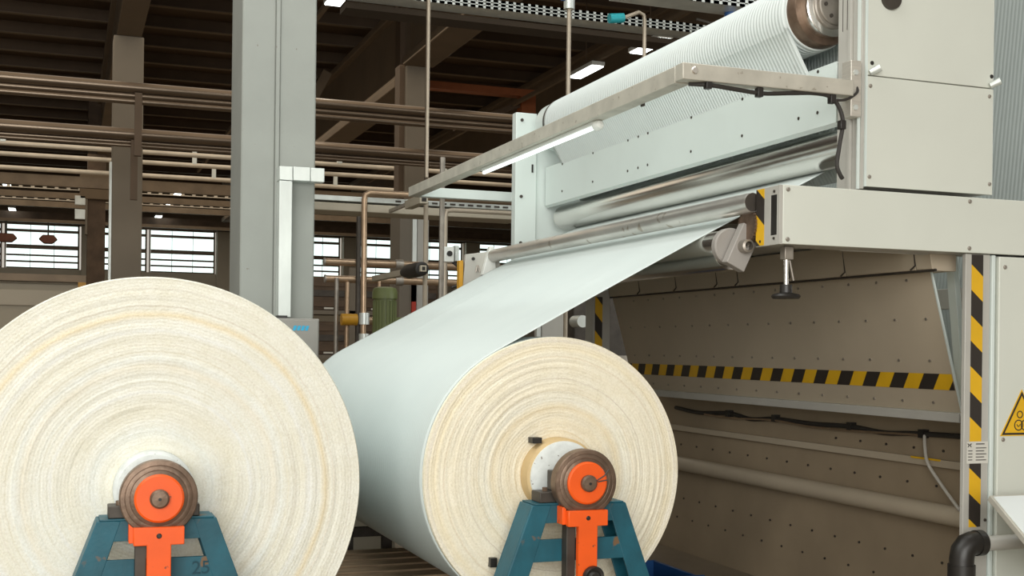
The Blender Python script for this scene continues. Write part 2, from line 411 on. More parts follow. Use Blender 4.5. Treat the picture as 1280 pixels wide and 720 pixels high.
B(1.36, 1.648, 8.25, 8.48, 1.30, 1.695).build('body', 'boxgrey', t, bevel=.006)
B(1.37, 1.64, 8.238, 8.25, 1.31, 1.685).build('door', 'boxgrey', t, bevel=.004)
mk = MB()
for k in range(4):
    x = 1.462+k*.028
    mk.prism([(x, 1.612), (x+.021, 1.612), (x+.031, 1.645), (x+.010, 1.645)], 8.236, 8.2385)
mk.build('printed_mark', 'cyan', t, smooth=0)
B(1.375, 1.44, 8.32, 8.43, 1.695, 1.715).build('gland', 'black', t)

t = thing('column', (1.0, 22.3, 0), 'brown grey column between the roof pipes, left of the pale one', 'column')
B(.74, 1.245, 22, 22.55, 0, 6.9).build('shaft', 'concrete2', t, bevel=.02)
B(.70, .742, 22.15, 22.4, 0, 4.7).build('cable_ladder', 'galv', t)
t = thing('column', (.8, 36.3, 0), 'dark far column standing in front of the far windows', 'column')
B(.55, 1.04, 36, 36.5, 0, 8.6).build('shaft', 'crate', t, bevel=.02)
B(.35, 1.2, 35.9, 36.5, 5.6, 6.3).build('corbel', 'girder', t, bevel=.02)
B(.22, .50, 35.9, 36.0, 5.02, 5.3).build('distribution_box', 'galv', t, bevel=.01)
B(.22, .50, 35.9, 36.0, 5.42, 5.68).build('distribution_box', 'galv', t, bevel=.01)
B(.50, .56, 35.92, 36.2, 4.6, 6.0).build('box_rail', 'concrete2', t)
t = thing('column', (6.25, 22.3, 0), 'brown grey column carrying a girder, behind the hanging pipes', 'column')
B(6.0, 6.46, 22, 22.55, 0, 6.85).build('shaft', 'concrete2', t, bevel=.02)
B(5.9, 6.0, 22.1, 22.45, 0, 8.0).build('side_rib', 'purlin', t)
t = thing('column', (4.22, 15.3, 0), 'narrow grey column with a red stripe beyond the fabric', 'column')
B(4.03, 4.22, 15, 15.5, 0, 3.3).build('shaft', 'concrete2', t, bevel=.01)
B(4.26, 4.42, 15, 15.5, 0, 3.3).build('shaft', 'greypaint', t, bevel=.01)
B(4.19, 4.245, 14.96, 15.02, 2.1, 3.34).build('pale_strip', 'galv', t)
B(4.19, 4.245, 14.96, 15.02, 0, 2.44).build('red_strip', 'red', t)
def girder(x, y0, y1, z0, h, label, wd=.42):
    t = thing('roof_girder', (x, (y0+y1)/2, z0), label, 'girder', 'concrete roof girders')
    # I-section: bottom flange, web, top flange
    B(x-wd/2, x+wd/2, y0, y1, z0, z0+.16).build('bottom_flange', 'girder', t, bevel=.015)
    B(x-wd*.26, x+wd*.26, y0, y1, z0+.16, z0+h-.14).build('girder_web', 'girder', t)
    B(x-wd/2, x+wd/2, y0, y1, z0+h-.14, z0+h).build('top_flange', 'girder', t, bevel=.015)
    return t
girder(1.0, 9.2, 50, 6.9, 1.55, 'brown concrete roof girder above the left column')
girder(6.23, 11.5, 22.0, 6.85, 1.6, 'brown concrete roof girder slanting away near the hanging pipes', .6)
girder(6.23, 22.6, 50, 6.55, 1.6, 'brown concrete roof girder running beyond the second column', .6)
girder(11.4, 12, 50, 6.85, 1.6, 'brown concrete roof girder over the right hand lamps')

# orange crane beam far back
t = thing('crane_beam', (8.5, 26, 7.3), 'rust orange crane beam under the dark roof', 'crane')
B(7.6, 10.15, 25.85, 26.15, 7.34, 7.5).build('bridge', 'crane', t)
B(9.8, 10.15, 25.85, 26.15, 6.7, 7.34).build('end_leg', 'crane', t)
MB().beam((9.9, 26, 7.2), (8.2, 26, 6.5), .12, .12).build('brace', 'purlin', t)
MB().beam((5.3, 26, 7.5), (5.0, 26, 6.9), .2, .2).build('hoist_leg', 'girder', t)
t = tag(MB().beam((6.9, 17.5, 4.35), (9.4, 20.5, 5.7), .16, .22).build('roof_brace', 'girder'), 'slanting brown brace behind the pale machine upright', 'brace')

# ================================================================== OVERHEAD PIPES, TRAYS, LAMPS
def pipe_pack(label, y, z, r, subs):
    t = thing('lagged_pipe', (6, y, z-r), label, 'pipe', 'lagged overhead pipes')
    MB().cyl((-10, y, z), (22, y, z), r, n=24).build('pipe_run', 'lagging', t)
    for dz, rr, dy in subs: MB().cyl((-10, y+dy, z+dz), (22, y+dy, z+dz), rr, n=14).build('lower_pipe', 'lagging', t)
    for x in (.95, 7.3): B(x-.05, x+.05, y-.05, y+.05, z-r-.9, z-r).build('support', 'purlin', t); 
    return t
pipe_pack('upper lagged brown pipe crossing under the roof girders', 18, 5.18, .075, [(-.11, .045, .03), (-.19, .045, .03)])
pipe_pack('lower lagged brown pipe crossing under the roof girders', 19, 4.68, .09, [(-.115, .035, .04), (-.165, .03, .04)])
def far_pipe(label, y, z, r, m, x0=-12, x1=24, br=()):
    t = thing('overhead_pipe', ((x0+x1)/2, y, z-r), label, 'pipe', 'thin overhead pipes in the back of the hall')
    MB().cyl((x0, y, z), (x1, y, z), r, n=12).build('pipe_run', m, t)
    for x in br: B(x-.05, x+.05, y-.05, y+.05, z+r*.5, z+r+.28).build('hanger', 'galv', t)
far_pipe('pale thin pipe just below the lagged pipes, nearest of the row', 26, 5.50, .05, 'paintpipe', br=(-1.2, 1.0, 5.6, 8))
far_pipe('pale thin pipe with clamps, second below the lagged pipes', 30, 5.87, .055, 'paintpipe', br=(-1.6, 2.9, 4.3))
far_pipe('pale thin pipe lying on a brown beam, third below the lagged pipes', 33, 5.96, .06, 'paintpipe', br=(3.7, 7))
def far_beam(label, y, z0, z1, m, cat='beam'):
    return tag(B(-12, 24, y-.1, y+.1, z0, z1).build('cross_beam', m, smooth=0), label, cat, 'brown cross beams in the back of the hall')
far_beam('brown cross beam carrying the third pale pipe', 33.3, 5.58, 5.86, 'browntray')
far_beam('brown cross beam between the two ladder trays', 39.5, 5.98, 6.16, 'browntray')
far_beam('brown cross beam below the lower ladder tray', 45, 6.28, 6.48, 'browntray')
far_beam('narrow brown cross beam just above the far windows', 50, 6.2, 6.32, 'browntray')
far_beam('dark cross beam directly over the window band', 52, 6.5, 6.8, 'crate')
def ladder_tray(label, y, z, x0=-8, x1=18, pitch=.32, h=.12):
    t = thing('ladder_tray', ((x0+x1)/2, y, z), label, 'cable tray', 'ladder trays in the back of the hall')
    B(x0, x1, y-.02, y, z, z+.025).build('side_rail', 'paintpipe', t, smooth=0); B(x0, x1, y-.02, y, z+h-.025, z+h).build('side_rail', 'paintpipe', t, smooth=0)
    mb = MB(); x = x0
    while x < x1: mb.box(x, x+.10, y-.018, y-.004, z+.025, z+h-.025); x += pitch
    tag(mb.build('rungs', 'paintpipe', t, smooth=0), kind='stuff')
ladder_tray('brown ladder cable tray, upper of the two above the windows', 37, 5.95)
ladder_tray('brown ladder cable tray, lower of the two above the windows', 41, 6.08)

def perforated_tray(name, label, x0, x1, y, z, h, m='galv'):
    t = thing(name, ((x0+x1)/2, y, z), label, 'cable tray')
    mb = MB(); rw = h*.27
    for k in range(3): mb.box(x0, x1, y-.003, y, z+k*(h-rw)/2, z+k*(h-rw)/2+rw)
    x = x0
    while x < x1: mb.box(x, min(x+.055, x1), y-.003, y, z, z+h); x += .085
    tag(mb.build('perforated_side', m, t, smooth=0), kind='stuff')
    B(x0, x1, y, y+.28, z, z+.004).build('tray_bottom', m, t, smooth=0)
    return t
perforated_tray('perforated_tray', 'white perforated cable tray high above the machine arm', 2.6, 7.6, 12, 5.10, .10)
perforated_tray('perforated_tray', 'white perforated tray end at the top beside the cloth covered roller', 4.3, 5.6, 9, 4.47, .10)
t = tag(B(2.7, 14, 12.3, 12.6, 5.03, 5.09).build('cross_beam', 'darkbeam', smooth=0), 'dark beam directly behind the white perforated tray', 'beam')

def fluor(label, x, y, z, ln=1.15, group='ceiling strip lamps'):
    t = thing('strip_lamp', (x, y, z), label, 'lamp', group)
    B(x-.14, x+.14, y-ln/2-.05, y+ln/2+.05, z+.02, z+.10).build('housing', 'whiteplastic', t, bevel=.01)
    B(x-.125, x+.125, y-ln/2, y+ln/2, z, z+.03).build('tube', 'lamp', t, smooth=0)
    MB().cyl((x, y, z+.1), (x, y, 8.76), .012, n=6).build('hanger_rod', 'purlin', t)
    return t
f1 = fluor('lit strip lamp right above the far end of the cloth roller', 9.62, 21.8, 7, 1.1)
def fcopy(label, x, y, z):
    c = copy_tree(f1, Vector((x, y, z))-WL[f1.name]); c['label'] = label; return c
fcopy('lit strip lamp behind the bent vertical pipe', 9.61, 19.0, 6.86)
fcopy('lit strip lamp cut by the top edge beside the grey column', 3.98, 18.6, 7)
for lb, x, y in (('small lit lamp at the left edge, highest of three', -1.95, 44.9), ('small lit lamp at the left edge, middle of three', -2.04, 51.3), ('small lit lamp at the left edge, lowest of three', -2.09, 53.6),
                 ('small lit lamp left of the grey column, highest of four', 3.8, 45.0), ('small lit lamp left of the grey column, second highest of four', 3.77, 48.2), ('small lit lamp left of the grey column, third of four', 3.75, 51.2), ('small lit lamp left of the grey column, lowest of four', 3.71, 53.8)):
    fcopy(lb, x, y, 7)
tag(MB().beam((9.62, 9.5, 7.14), (9.62, 40, 7.14), .08, .08).build('lamp_rail', 'girder'), 'dark rail carrying the two strip lamps above the machine', 'rail')
tag(MB().beam((3.98, 9.5, 7.14), (3.98, 40, 7.14), .08, .08).build('lamp_rail', 'girder'), 'dark rail carrying the strip lamp beside the grey column', 'rail')

for lb, x0, x1 in (('reddish hanging hoist block before the far windows, left one', -2.55, -1.75), ('reddish hanging hoist block before the far windows, right one', -1.0, -.3)):
    t = thing('hoist_block', ((x0+x1)/2, 50, 5.3), lb, 'hoist', 'hoist blocks before the windows')
    MB().prism([(x0, 5.55), (x0+.2, 5.38), (x1-.2, 5.38), (x1, 5.55), (x1-.15, 5.72), (x0+.15, 5.72)], 49.8, 50.1).build('block', 'hoistred', t, bevel=.03)
    MB().cyl(((x0+x1)/2, 50, 5.7), ((x0+x1)/2, 50, 6.25), .03, n=8).build('hanger', 'darksteel', t)
# hanging vertical pipes
t = thing('hanging_pipe', (2.92, 10, 2.98), 'thin pale vertical pipe hanging left of the light bar', 'pipe', 'thin vertical drop pipes')
MB().cyl((2.92, 10, 2.98), (2.92, 10, 8.7), .016, n=12).build('pipe_run', 'droppipe', t)
t = thing('hanging_pipe', (4.24, 10, 0), 'thin pale vertical pipe with blue valve, rising behind the cloth roller', 'pipe', 'thin vertical drop pipes')
MB().cyl((4.24, 10, 0), (4.24, 10, 4.62), .02, n=12).build('pipe_run', 'droppipe', t)
MB().cyl((4.24, 10, 4.58), (4.24, 10, 4.68), .05, n=12).build('fitting', 'galv', t)
MB().lathe([(0, -.05), (.05, -.03), (.05, .03), (0, .05)], (4.20, 10, 4.70), 12, 'X').build('valve', 'bluevalve', t)
t = thing('hanging_pipe', (5.0, 10, 0), 'thin pale vertical pipe bent left at its top, with teal valve', 'pipe', 'thin vertical drop pipes')
MB().tube([(5.0, 10, 0), (5.0, 10, 4.56), (4.99, 10, 4.61), (4.94, 10, 4.63), (4.76, 10, 4.55)], .018, 10).build('pipe_run', 'droppipe', t)
MB().cyl((4.78, 10, 4.56), (4.64, 10, 4.54), .045, n=12).build('valve', 'tealvalve', t)
t = thing('blue_valve', (5.75, 9.2, 4.32), 'small blue valve near the top beside the cloth covered roller', 'valve')
MB().lathe([(0, -.06), (.05, -.045), (.05, .045), (0, .06)], (5.43, 9.2, 4.45), 12, 'Z').build('valve_body', 'bluevalve', t)
MB().tube([(5.43, 9.2, 4.41), (5.3, 9.2, 4.36), (5.1, 9.2, 4.38)], .012, 8, 5).build('hose', 'darksteel', t)

# pipe rack right of the grey column
t = thing('rack_tray', (3, 10.5, 2.7), 'white cable tray with beam below it, right of the grey column', 'cable tray')
B(2.0, 3.95, 10.4, 10.7, 2.785, 2.83).build('tray', 'galv', t, bevel=.004)
B(1.7, 3.95, 10.38, 10.75, 2.695, 2.765).build('beam', 'beige', t, bevel=.006)
for x in (3.08,): MB().cyl((x, 10.6, 2.83), (x, 10.6, 8.76), .009, n=6).build('hanger_rod', 'darkbeam', t)
mb = MB()
for k in range(14): mb.box(2.75+k*.085, 2.80+k*.085, 10.392, 10.40, 2.80, 2.815)
tag(mb.build('slots', 'darksteel', t, smooth=0), kind='stuff')
t = thing('copper_pipe', (2.42, 10.2, 0), 'brown copper pipe bent from vertical to horizontal under the tray', 'pipe')
MB().tube([(2.43, 10.2, 0), (2.42, 10.2, 2.78), (2.43, 10.2, 2.825), (2.47, 10.2, 2.845), (3.85, 10.2, 2.845)], .026, 12).build('pipe_run', 'brass', t)
MB().cyl((2.43, 10.2, 1.70), (2.43, 10.2, 1.80), .045, n=14).build('union', 'galv', t)
MB().cyl((2.43, 10.2, 1.55), (2.43, 10.2, 1.62), .045, n=14).build('union', 'galv', t)
for lb, x0, x1, z in (('upper of two steel pipes crossing the window light', 2.45, 4.9, 2.36), ('lower of two steel pipes crossing the window light', 2.46, 4.9, 2.19)):
    t = thing('steel_pipe', ((x0+x1)/2, 12, z-.05), lb, 'pipe', 'steel pipes in front of the windows')
    MB().cyl((x0, 12, z), (x1, 12, z), .036, n=16).build('pipe_run', 'brass', t)
    MB().cyl((3.18, 12, z), (3.26, 12, z), .05, n=16).build('collar', 'steel', t)
    MB().cyl((x0, 12, z), (x0-.015, 12, z), .042, n=16).build('end_cap', 'steel', t)
for lb, x, zt, r, m in (('thick dark standing pipe nearest the junction box', 2.56, 2.2, .022, 'steel'), ('standing pipe carrying a yellow valve', 2.67, 2.16, .024, 'brass'), ('slim dark standing pipe behind the copper pipe', 2.78, 3.0, .025, 'darksteel'), ('slim standing pipe left of the green motor', 3.0, 2.2, .02, 'brass')):
    t = thing('standing_pipe', (x, 11.95, 0), lb, 'pipe', 'standing pipes beyond the fabric')
    MB().cyl((x, 11.95, 0), (x, 11.95, zt), r, n=14).build('pipe_run', m, t)
    if 'yellow' in lb:
        MB().cyl((x-.07, 11.9, 1.78), (x+.09, 11.9, 1.78), .06, n=14).build('valve', 'yellowvalve', t)
        MB().cyl((x+.14, 11.9, 1.77), (x+.3, 11.9, 1.77), .04, n=14).build('side_valve', 'brass', t)
t = thing('rack_pipe', (3.4, 9.6, 0), 'pale pipe frame with square ended arm near the machine upright', 'pipe')
MB().tube([(2.97, 9.6, 0), (2.97, 9.6, 2.60), (2.98, 9.6, 2.65), (3.03, 9.6, 2.66), (3.8, 9.6, 2.66)], .02, 10).build('pipe_run', 'droppipe', t)
MB().cyl((3.62, 9.6, 0), (3.62, 9.6, 2.66), .018, n=10).build('side_pipe', 'droppipe', t)
MB().cyl((2.80, 9.6, 0), (2.80, 9.6, 2.72), .02, n=10).build('side_pipe', 'droppipe', t)
t = thing('square_arm', (2.7, 9.4, 2.65), 'short square tube arm pointing at the viewer above the black roll', 'arm')
B(2.66, 2.73, 9.3, 9.75, 2.665, 2.735).build('tube', 'beige', t, bevel=.004)
B(2.685, 2.705, 9.75, 10.38, 2.70, 2.73).build('fixing', 'steel', t)
B(2.676, 2.714, 9.296, 9.302, 2.681, 2.719).build('opening', 'black', t, smooth=0)
t = thing('wrapped_roll', (2.7, 9.7, 2.05), 'short black wrapped roll on a square bar, behind the fabric', 'roll')
MB().lathe([(.04, 9.30), (.056, 9.31), (.06, 9.4), (.06, 9.7), (.04, 9.85), (.03, 9.86)], (2.69, 0, 2.14), 24).build('wrap', 'wrap', t)
mb = MB().lathe([(.0, 9.315), (.053, 9.315)], (2.69, 0, 2.14), 24); mb.build('end_face', 'wrap', t)
B(2.665, 2.715, 9.27, 10.9, 2.115, 2.165).build('square_bar', 'beige', t, bevel=.003)
B(2.677, 2.703, 9.267, 9.271, 2.125, 2.155).build('bar_opening', 'black', t, smooth=0)
t = thing('switch_box', (2.82, 9.0, 2.18), 'small pale switch box with dark knob beside the fabric', 'switch box')
B(2.78, 2.86, 9.0, 9.08, 2.18, 2.30).build('body', 'whiteplastic', t, bevel=.006)
MB().cyl((2.82, 8.985, 2.245), (2.82, 9.0, 2.245), .022, n=16).build('knob', 'black', t)
B(2.87, 2.90, 9.0, 9.08, 2.19, 2.31).build('side_flange', 'galv', t)
MB().cyl((2.765, 9.03, 0), (2.765, 9.03, 3.0), .022, n=10).build('mounting_pipe', 'steel', t)
MB().tube([(2.86, 9.03, 2.18), (2.93, 9.03, 2.12), (2.93, 9.03, 2.02), (2.85, 9.03, 1.98)], .012, 8, 5).build('cable', 'rubber', t)
# green motor
t = thing('green_motor', (2.95, 11.5, 1.2), 'olive green upright motor with a ribbed housing', 'motor')
MB().lathe([(0, 2.10), (.07, 2.098), (.11, 2.085), (.125, 2.05), (.125, 1.98)], (2.945, 11.5, 0), 28, 'Z').build('fan_cover', 'green', t)
MB().cyl((2.945, 11.5, 1.3), (2.945, 11.5, 1.98), .108, n=28).build('housing', 'green', t)
for k in range(20):
    a = 2*math.pi*k/20; ca, sa = math.cos(a), math.sin(a)
    MB().beam((2.945+.112*ca, 11.5+.112*sa, 1.4), (2.945+.112*ca, 11.5+.112*sa, 1.96), .012, .012).build('cooling_fin', 'green', t)
MB().cyl((2.945, 11.5, 1.2), (2.945, 11.5, 1.3), .14, n=28).build('flange', 'green', t)
B(3.04, 3.11, 11.44, 11.56, 1.65, 1.8).build('terminal_box', 'green', t, bevel=.006)
B(2.78, 3.1, 11.35, 11.65, 0, 1.2).build('pedestal', 'darksteel', t)
# storage rack with dark crates
t = thing('storage_rack', (4.9, 20.3, 0), 'dark storage rack of crates far behind the standing pipes', 'rack')
for x in (3.75, 4.56, 5.36, 6.2): B(x-.05, x+.05, 20.0, 20.08, 0, 2.85).build('post', 'concrete2', t)
for z in (.55, 1.30, 2.05): B(3.7, 6.25, 20.0, 20.8, z, z+.07).build('shelf', 'concrete2', t)
c0 = None; nm = ['left', 'middle', 'right']
for lv, z in enumerate((1.37, 2.12)):
    for cx in range(3):
        x = 3.84+cx*.81
        lb = 'dark brown crate on the %s rack shelf, %s of the three' % (('lower', 'upper')[lv], ('leftmost', 'middle', 'rightmost')[cx])
        if c0 is None:
            c0 = thing('crate', (x+.31, 20.3, z), lb, 'crate', 'dark crates on the rack')
            B(x, x+.62, 20.05, 20.6, z, z+.56).build('crate_body', 'crate', c0, bevel=.02)
            for k in range(3): B(x+.03, x+.59, 20.03, 20.05, z+.06+k*.17, z+.17+k*.17).build('slat', 'darksteel' if k == 1 else 'crate', c0, bevel=.008)
            B(x+.24, x+.4, 20.02, 20.03, z+.02, z+.05).build('shelf_tag', 'paper', c0)
        else:
            c = copy_tree(c0, Vector((x+.31, 20.3, z))-WL[c0.name]); c['label'] = lb
# beige machine far left
t = thing('beige_housing', (-3, 24.5, 0), 'long beige machine housing behind the left fabric roll', 'machine')
B(-9, .32, 24, 26, 0, 2.62).build('body', 'beige', t, bevel=.02)
B(-9, .22, 23.95, 24.0, 2.2, 2.50).build('front_rail', 'wallfar', t, bevel=.02)
B(-9, .36, 23.9, 24.3, 2.66, 2.79).build('top_beam', 'browntray', t)
B(.22, .36, 23.9, 24.1, 0, 2.66).build('end_post', 'yellowvalve', t)
# dark machinery seen below the fabric
t = thing('dark_machine_block', (5.2, 11, 0), 'dark cluttered machine parts beyond the hazard striped post', 'machine')
B(4.75, 6.4, 11.0, 11.6, 0, 2.1).build('body', 'darksteel', t, bevel=.02)
B(4.25, 4.5, 10.6, 10.8, 1.55, 1.86).build('grey_box', 'greypaint', t, bevel=.01)
B(4.2, 4.24, 10.6, 10.65, 0, 2.0).build('pipe', 'galv', t)
MB().cyl((4.9, 10.8, 1.4), (4.9, 11.0, 1.4), .1, n=18).build('flange', 'steel', t)
MB().cyl((4.72, 10.7, 1.78), (4.72, 10.9, 1.78), .06, n=18).build('fitting', 'galv', t)
B(4.0, 5.3, 10.7, 11.0, 1.2, 1.45).build('base', 'steel', t)

# ================================================================== FABRIC ROLLS
def face(R, r0, y, seed, bulge, nr=120, n=160):
    rnd = random.Random(seed); prof = []; off = 0
    ph = [rnd.uniform(0, 6.28) for _ in range(8)]
    for k in range(nr+1):
        off = off*.85+rnd.uniform(-.001, .001)
        prof.append((r0+(R-r0)*k/nr, off))
    vs = []
    for k, (r, o) in enumerate(prof):
        for i in range(n):
            a = 2*math.pi*i/n
            wob = .0012*math.sin(3*a+ph[k//16 % 8]+k*.05)*math.sin(k*.7+2*math.sin(k*.13))+.0012*math.sin(7*a+ph[k//30 % 8])
            e = -bulge*math.sin(math.pi*min(1, (r-r0)/(R-r0)))
            if k == nr: e = .012; wob = 0; o = 0
            vs.append((r*math.cos(a), y+o+wob+e, r*math.sin(a)))
    fs = [(k*n+i, k*n+(i+1) % n, (k+1)*n+(i+1) % n, (k+1)*n+i) for k in range(nr) for i in range(n)]
    return vs, fs
def fabric_roll(label, X, Z, R, wmat, seed, core_r, rim='core_card'):
    t = thing('fabric_roll', (X, 6.4, Z-R), label, 'fabric roll', 'big rolls of white cloth on stands')
    org = (X, 4.93, Z)
    vs, fs = face(R, core_r, 4.93, seed, .012)
    MB()._add([(X+a, b, Z+c) for a, b, c in vs], fs).build('wound_edge', wmat, t, origin=org, smooth=60)
    rnd = random.Random(seed+9)
    prof = [(R, 4.942), (R+.001, 4.97)]+[(R+rnd.uniform(-.002, .002), 5.0+k*.1) for k in range(30)]+[(R, 8.0), (core_r, 8.0)]
    MB().lathe(prof, (X, 0, Z), 128).build('wound_cloth', 'rollside', t, origin=org, smooth=50)
    mb = MB().lathe([(core_r, 4.96), (core_r, 4.85), (core_r-.012, 4.845)], (X, 0, Z), 48)
    mb.build('core_rim', rim, t)
    mb = MB().lathe([(core_r-.012, 4.86), (core_r-.012, 4.835), (core_r-.03, 4.83), (.03, 4.825)], (X, 0, Z), 48)
    mb.build('core_end', 'core_white', t)
    MB().cyl((X, 4.62, Z), (X, 8.25, Z), .045, n=24).build('shaft', 'steel', t)
    # brake disc on the shaft end
    dk = MB().lathe([(.03, 4.655), (.134, 4.655), (.14, 4.648), (.14, 4.60), (.136, 4.5955), (.122, 4.5935), (.1205, 4.5945), (.119, 4.5935), (.104, 4.593), (.1025, 4.594), (.101, 4.593), (.03, 4.592)], (X, 0, Z), 64).build('brake_disc', 'rust', t)
    MB().lathe([(.0, 4.577), (.082, 4.577), (.089, 4.583), (.089, 4.6)], (X, 0, Z), 56).build('hub_plate', 'orange', dk)
    MB().lathe([(0, 4.553), (.028, 4.555), (.035, 4.562), (.035, 4.585)], (X, 0, Z), 32).build('hub_cap', 'rust', dk)
    MB().lathe([(0, 4.551), (.006, 4.551), (.006, 4.556)], (X, 0, Z), 12).build('centre_hole', 'black', dk)
    return t
r1 = fabric_roll('larger roll of white cloth, left in front of the grey column', .332, .936, .834, 'wound1', 3, .152, 'core_white')
r2 = fabric_roll('smaller roll of cream edged cloth being wound below the machine', 2.052, .945, .613, 'wound2', 8, .168)
# marks only the winding roll shows
MB().tube([(2.09, 4.575, .955), (2.125, 4.574, .975), (2.145, 4.574, 1.0)], .003, 6).build('scratch', 'ink', r2)
MB().tube([(2.095, 4.575, .95), (2.14, 4.574, .957)], .003, 6).build('scratch', 'ink', r2)
B(1.915, 1.96, 4.87, 4.92, 1.09, 1.115).build('tape_tab', 'black', r2)
B(1.735, 1.765, 4.89, 4.925, .555, .595).build('tape_tab', 'black', r2)

def stand(label, X, Y0, number=None, front=True):
    """blue A-frame stand; top at z .845"""
    t = thing('roll_stand', (X, Y0+.1, 0), label, 'stand', 'blue stands under the rolls')
    zt = .848; hw = .215; k = .37
    for s in (-1, 1):
        P = [(X+s*hw, zt), (X+s*(hw+zt*k), 0), (X+s*(hw+zt*k-.12), 0), (X+s*(hw-.085), zt)]
        MB().prism(P, Y0, Y0+.012).build('leg', 'teal', t, bevel=.003)
        MB().prism([(X+s*hw, zt), (X+s*(hw+zt*k), 0), (X+s*(hw+zt*k-.012), 0), (X+s*(hw-.012), zt)], Y0+.012, Y0+.14).build('leg_flange', 'teal', t, bevel=.003)
        MB().prism(P, Y0+.14, Y0+.152).build('leg', 'teal', t, bevel=.003)
    e = lambda z: hw+(zt-z)*k-.075
    for z0, z1 in ((.772, zt), (.610, .704)):
        MB().prism([(X-e(z0), z0), (X+e(z0), z0), (X+e(z1), z1), (X-e(z1), z1)], Y0+.001, Y0+.013).build('crossbar', 'teal', t, bevel=.002)
    B(X-hw+.01, X+hw-.01, Y0, Y0+.15, zt, zt+.006).build('top_plate', 'teal', t, bevel=.002)
    B(X-.50, X+.50, Y0, Y0+.15, 0, .06).build('foot', 'teal', t, bevel=.004)
    # bearing
    for s in (-1, 1):
        b = B(X-.175 if s < 0 else X+.06, X-.06 if s < 0 else X+.155, Y0+.02, Y0+.12, zt+.006, zt+.052).build('bearing_block', 'darksteel', t, bevel=.004)
        MB().cyl((X+s*.135, Y0+.065, zt+.052), (X+s*.135, Y0+.065, zt+.068), .012, n=6).build('bolt', 'rust', b)
    B(X-.105, X-.06, Y0+.025, Y0+.115, zt+.052, .985).build('bearing_cheek', 'darksteel', t, bevel=.004)
    MB().prism([(X-.06, zt+.006), (X+.06, zt+.006), (X+.06, .93), (X+.045, .94), (X-.045, .94), (X-.06, .93)], Y0+.03, Y0+.12).build('bearing_cradle', 'darksteel', t, bevel=.003)
    if front:
        MB().prism([(X-.09, .832), (X+.09, .832), (X+.09, .766), (X+.043, .766), (X+.043, .20), (X-.043, .20), (X-.043, .766), (X-.09, .766)], Y0-.09, Y0-.06).build('brake_lever', 'orange', t, bevel=.003)
        B(X-.105, X-.088, Y0-.06, Y0, .772, .845).build('lever_side', 'orange', t, bevel=.002)
        B(X-.082, X-.043, Y0-.055, Y0, .2, .766).build('lever_web', 'darksteel', t, bevel=.002)
        MB().lathe([(.0, 0), (.007, 0), (.010, .004)], (X, Y0-.094, .80), 12).build('pin_hole', 'black', t)
        MB().cyl((X+.005, Y0-.1, .555), (X+.005, Y0-.06, .555), .012, n=12).build('lever_pin', 'rust', t)
    if number:
        cu = bpy.data.curves.new('number', 'FONT'); cu.body = number; cu.size = .07; cu.extrude = .0008; cu.align_x = 'CENTER'
        tmp = bpy.data.objects.new('tmp', cu); C.objects.link(tmp)
        dg = bpy.context.evaluated_depsgraph_get(); dg.update()
        me = bpy.data.meshes.new_from_object(tmp.evaluated_get(dg)); bpy.data.objects.remove(tmp)
        me.materials.clear(); me.materials.append(M['darkmark'])
        o = bpy.data.objects.new('painted_number', me); C.objects.link(o); o.parent = t
        o.location = Vector((X+.16, Y0-.0015, .638))-WL[t.name]; o.rotation_euler = (math.radians(90), 0, 0); WL[o.name] = Vector((X+.16, Y0, .638))
    return t
s1 = stand('blue steel stand marked 25 under the larger left roll', .332, 4.66, '25')
s2 = stand('blue steel stand with orange brake lever under the smaller roll', 2.052, 4.66)
# hand wheel on the second stand
MB().lathe([(.0, 4.535), (.02, 4.535), (.03, 4.545), (.042, 4.54), (.047, 4.55), (.047, 4.565), (.03, 4.57), (0, 4.57)], (2.072, 0, .555), 28).build('hand_knob', 'black', s2)
s3 = stand('rear blue stand half hidden behind the smaller roll', 2.052, 8.07, None, False)

# pallet and bin below
t = thing('pallet', (1.85, 7.0, 0), 'wooden pallet on the floor between the two rolls', 'pallet')
for k in range(5): B(1.45+0*k, 2.45, 6.5+k*.2, 6.64+k*.2, .20, .222).build('plank', 'wood', t, bevel=.003)
for k in range(3): B(1.47+k*.42, 1.57+k*.42, 6.5, 7.44, .10, .20).build('bearer', 'wood', t, bevel=.003)
for k in range(3): B(1.47+k*.42, 1.57+k*.42, 6.5, 7.44, .0, .10).build('foot_bearer', 'wood', t, bevel=.003)
t = thing('blue_tray', (3.41, 6.7, 0), 'low blue plastic tray on the floor below the guard wall', 'tray')
for a in ((3.2, 3.62, 6.4, 6.42, 0, .14), (3.2, 3.62, 6.98, 7.0, 0, .14), (3.2, 3.22, 6.42, 6.98, 0, .14), (3.60, 3.62, 6.42, 6.98, 0, .14)): B(*a).build('side', 'blueplastic', t, bevel=.004)
B(3.22, 3.60, 6.42, 6.98, 0, .02).build('bottom', 'blueplastic', t)
B(3.18, 3.64, 6.38, 6.4, .12, .15).build('rim', 'blueplastic', t, bevel=.004)
t = thing('floor_frame', (1.75, 7.9, 0), 'dark steel floor frame behind the pallet', 'frame')
for x in (1.42, 1.72, 1.98): B(x, x+.06, 7.7, 7.76, 0, .5).build('post', 'darksteel', t)
B(1.42, 2.04, 7.7, 7.76, .26, .32).build('rail', 'darksteel', t)
MB().tube([(1.55, 7.72, .50), (1.62, 7.7, .46), (1.66, 7.7, .36), (1.7, 7.7, .30)], .015, 8, 4).build('hose', 'rubber', t)
B(1.5, 2.3, 8.6, 8.65, 0, .6).build('back_board', 'beige', t)

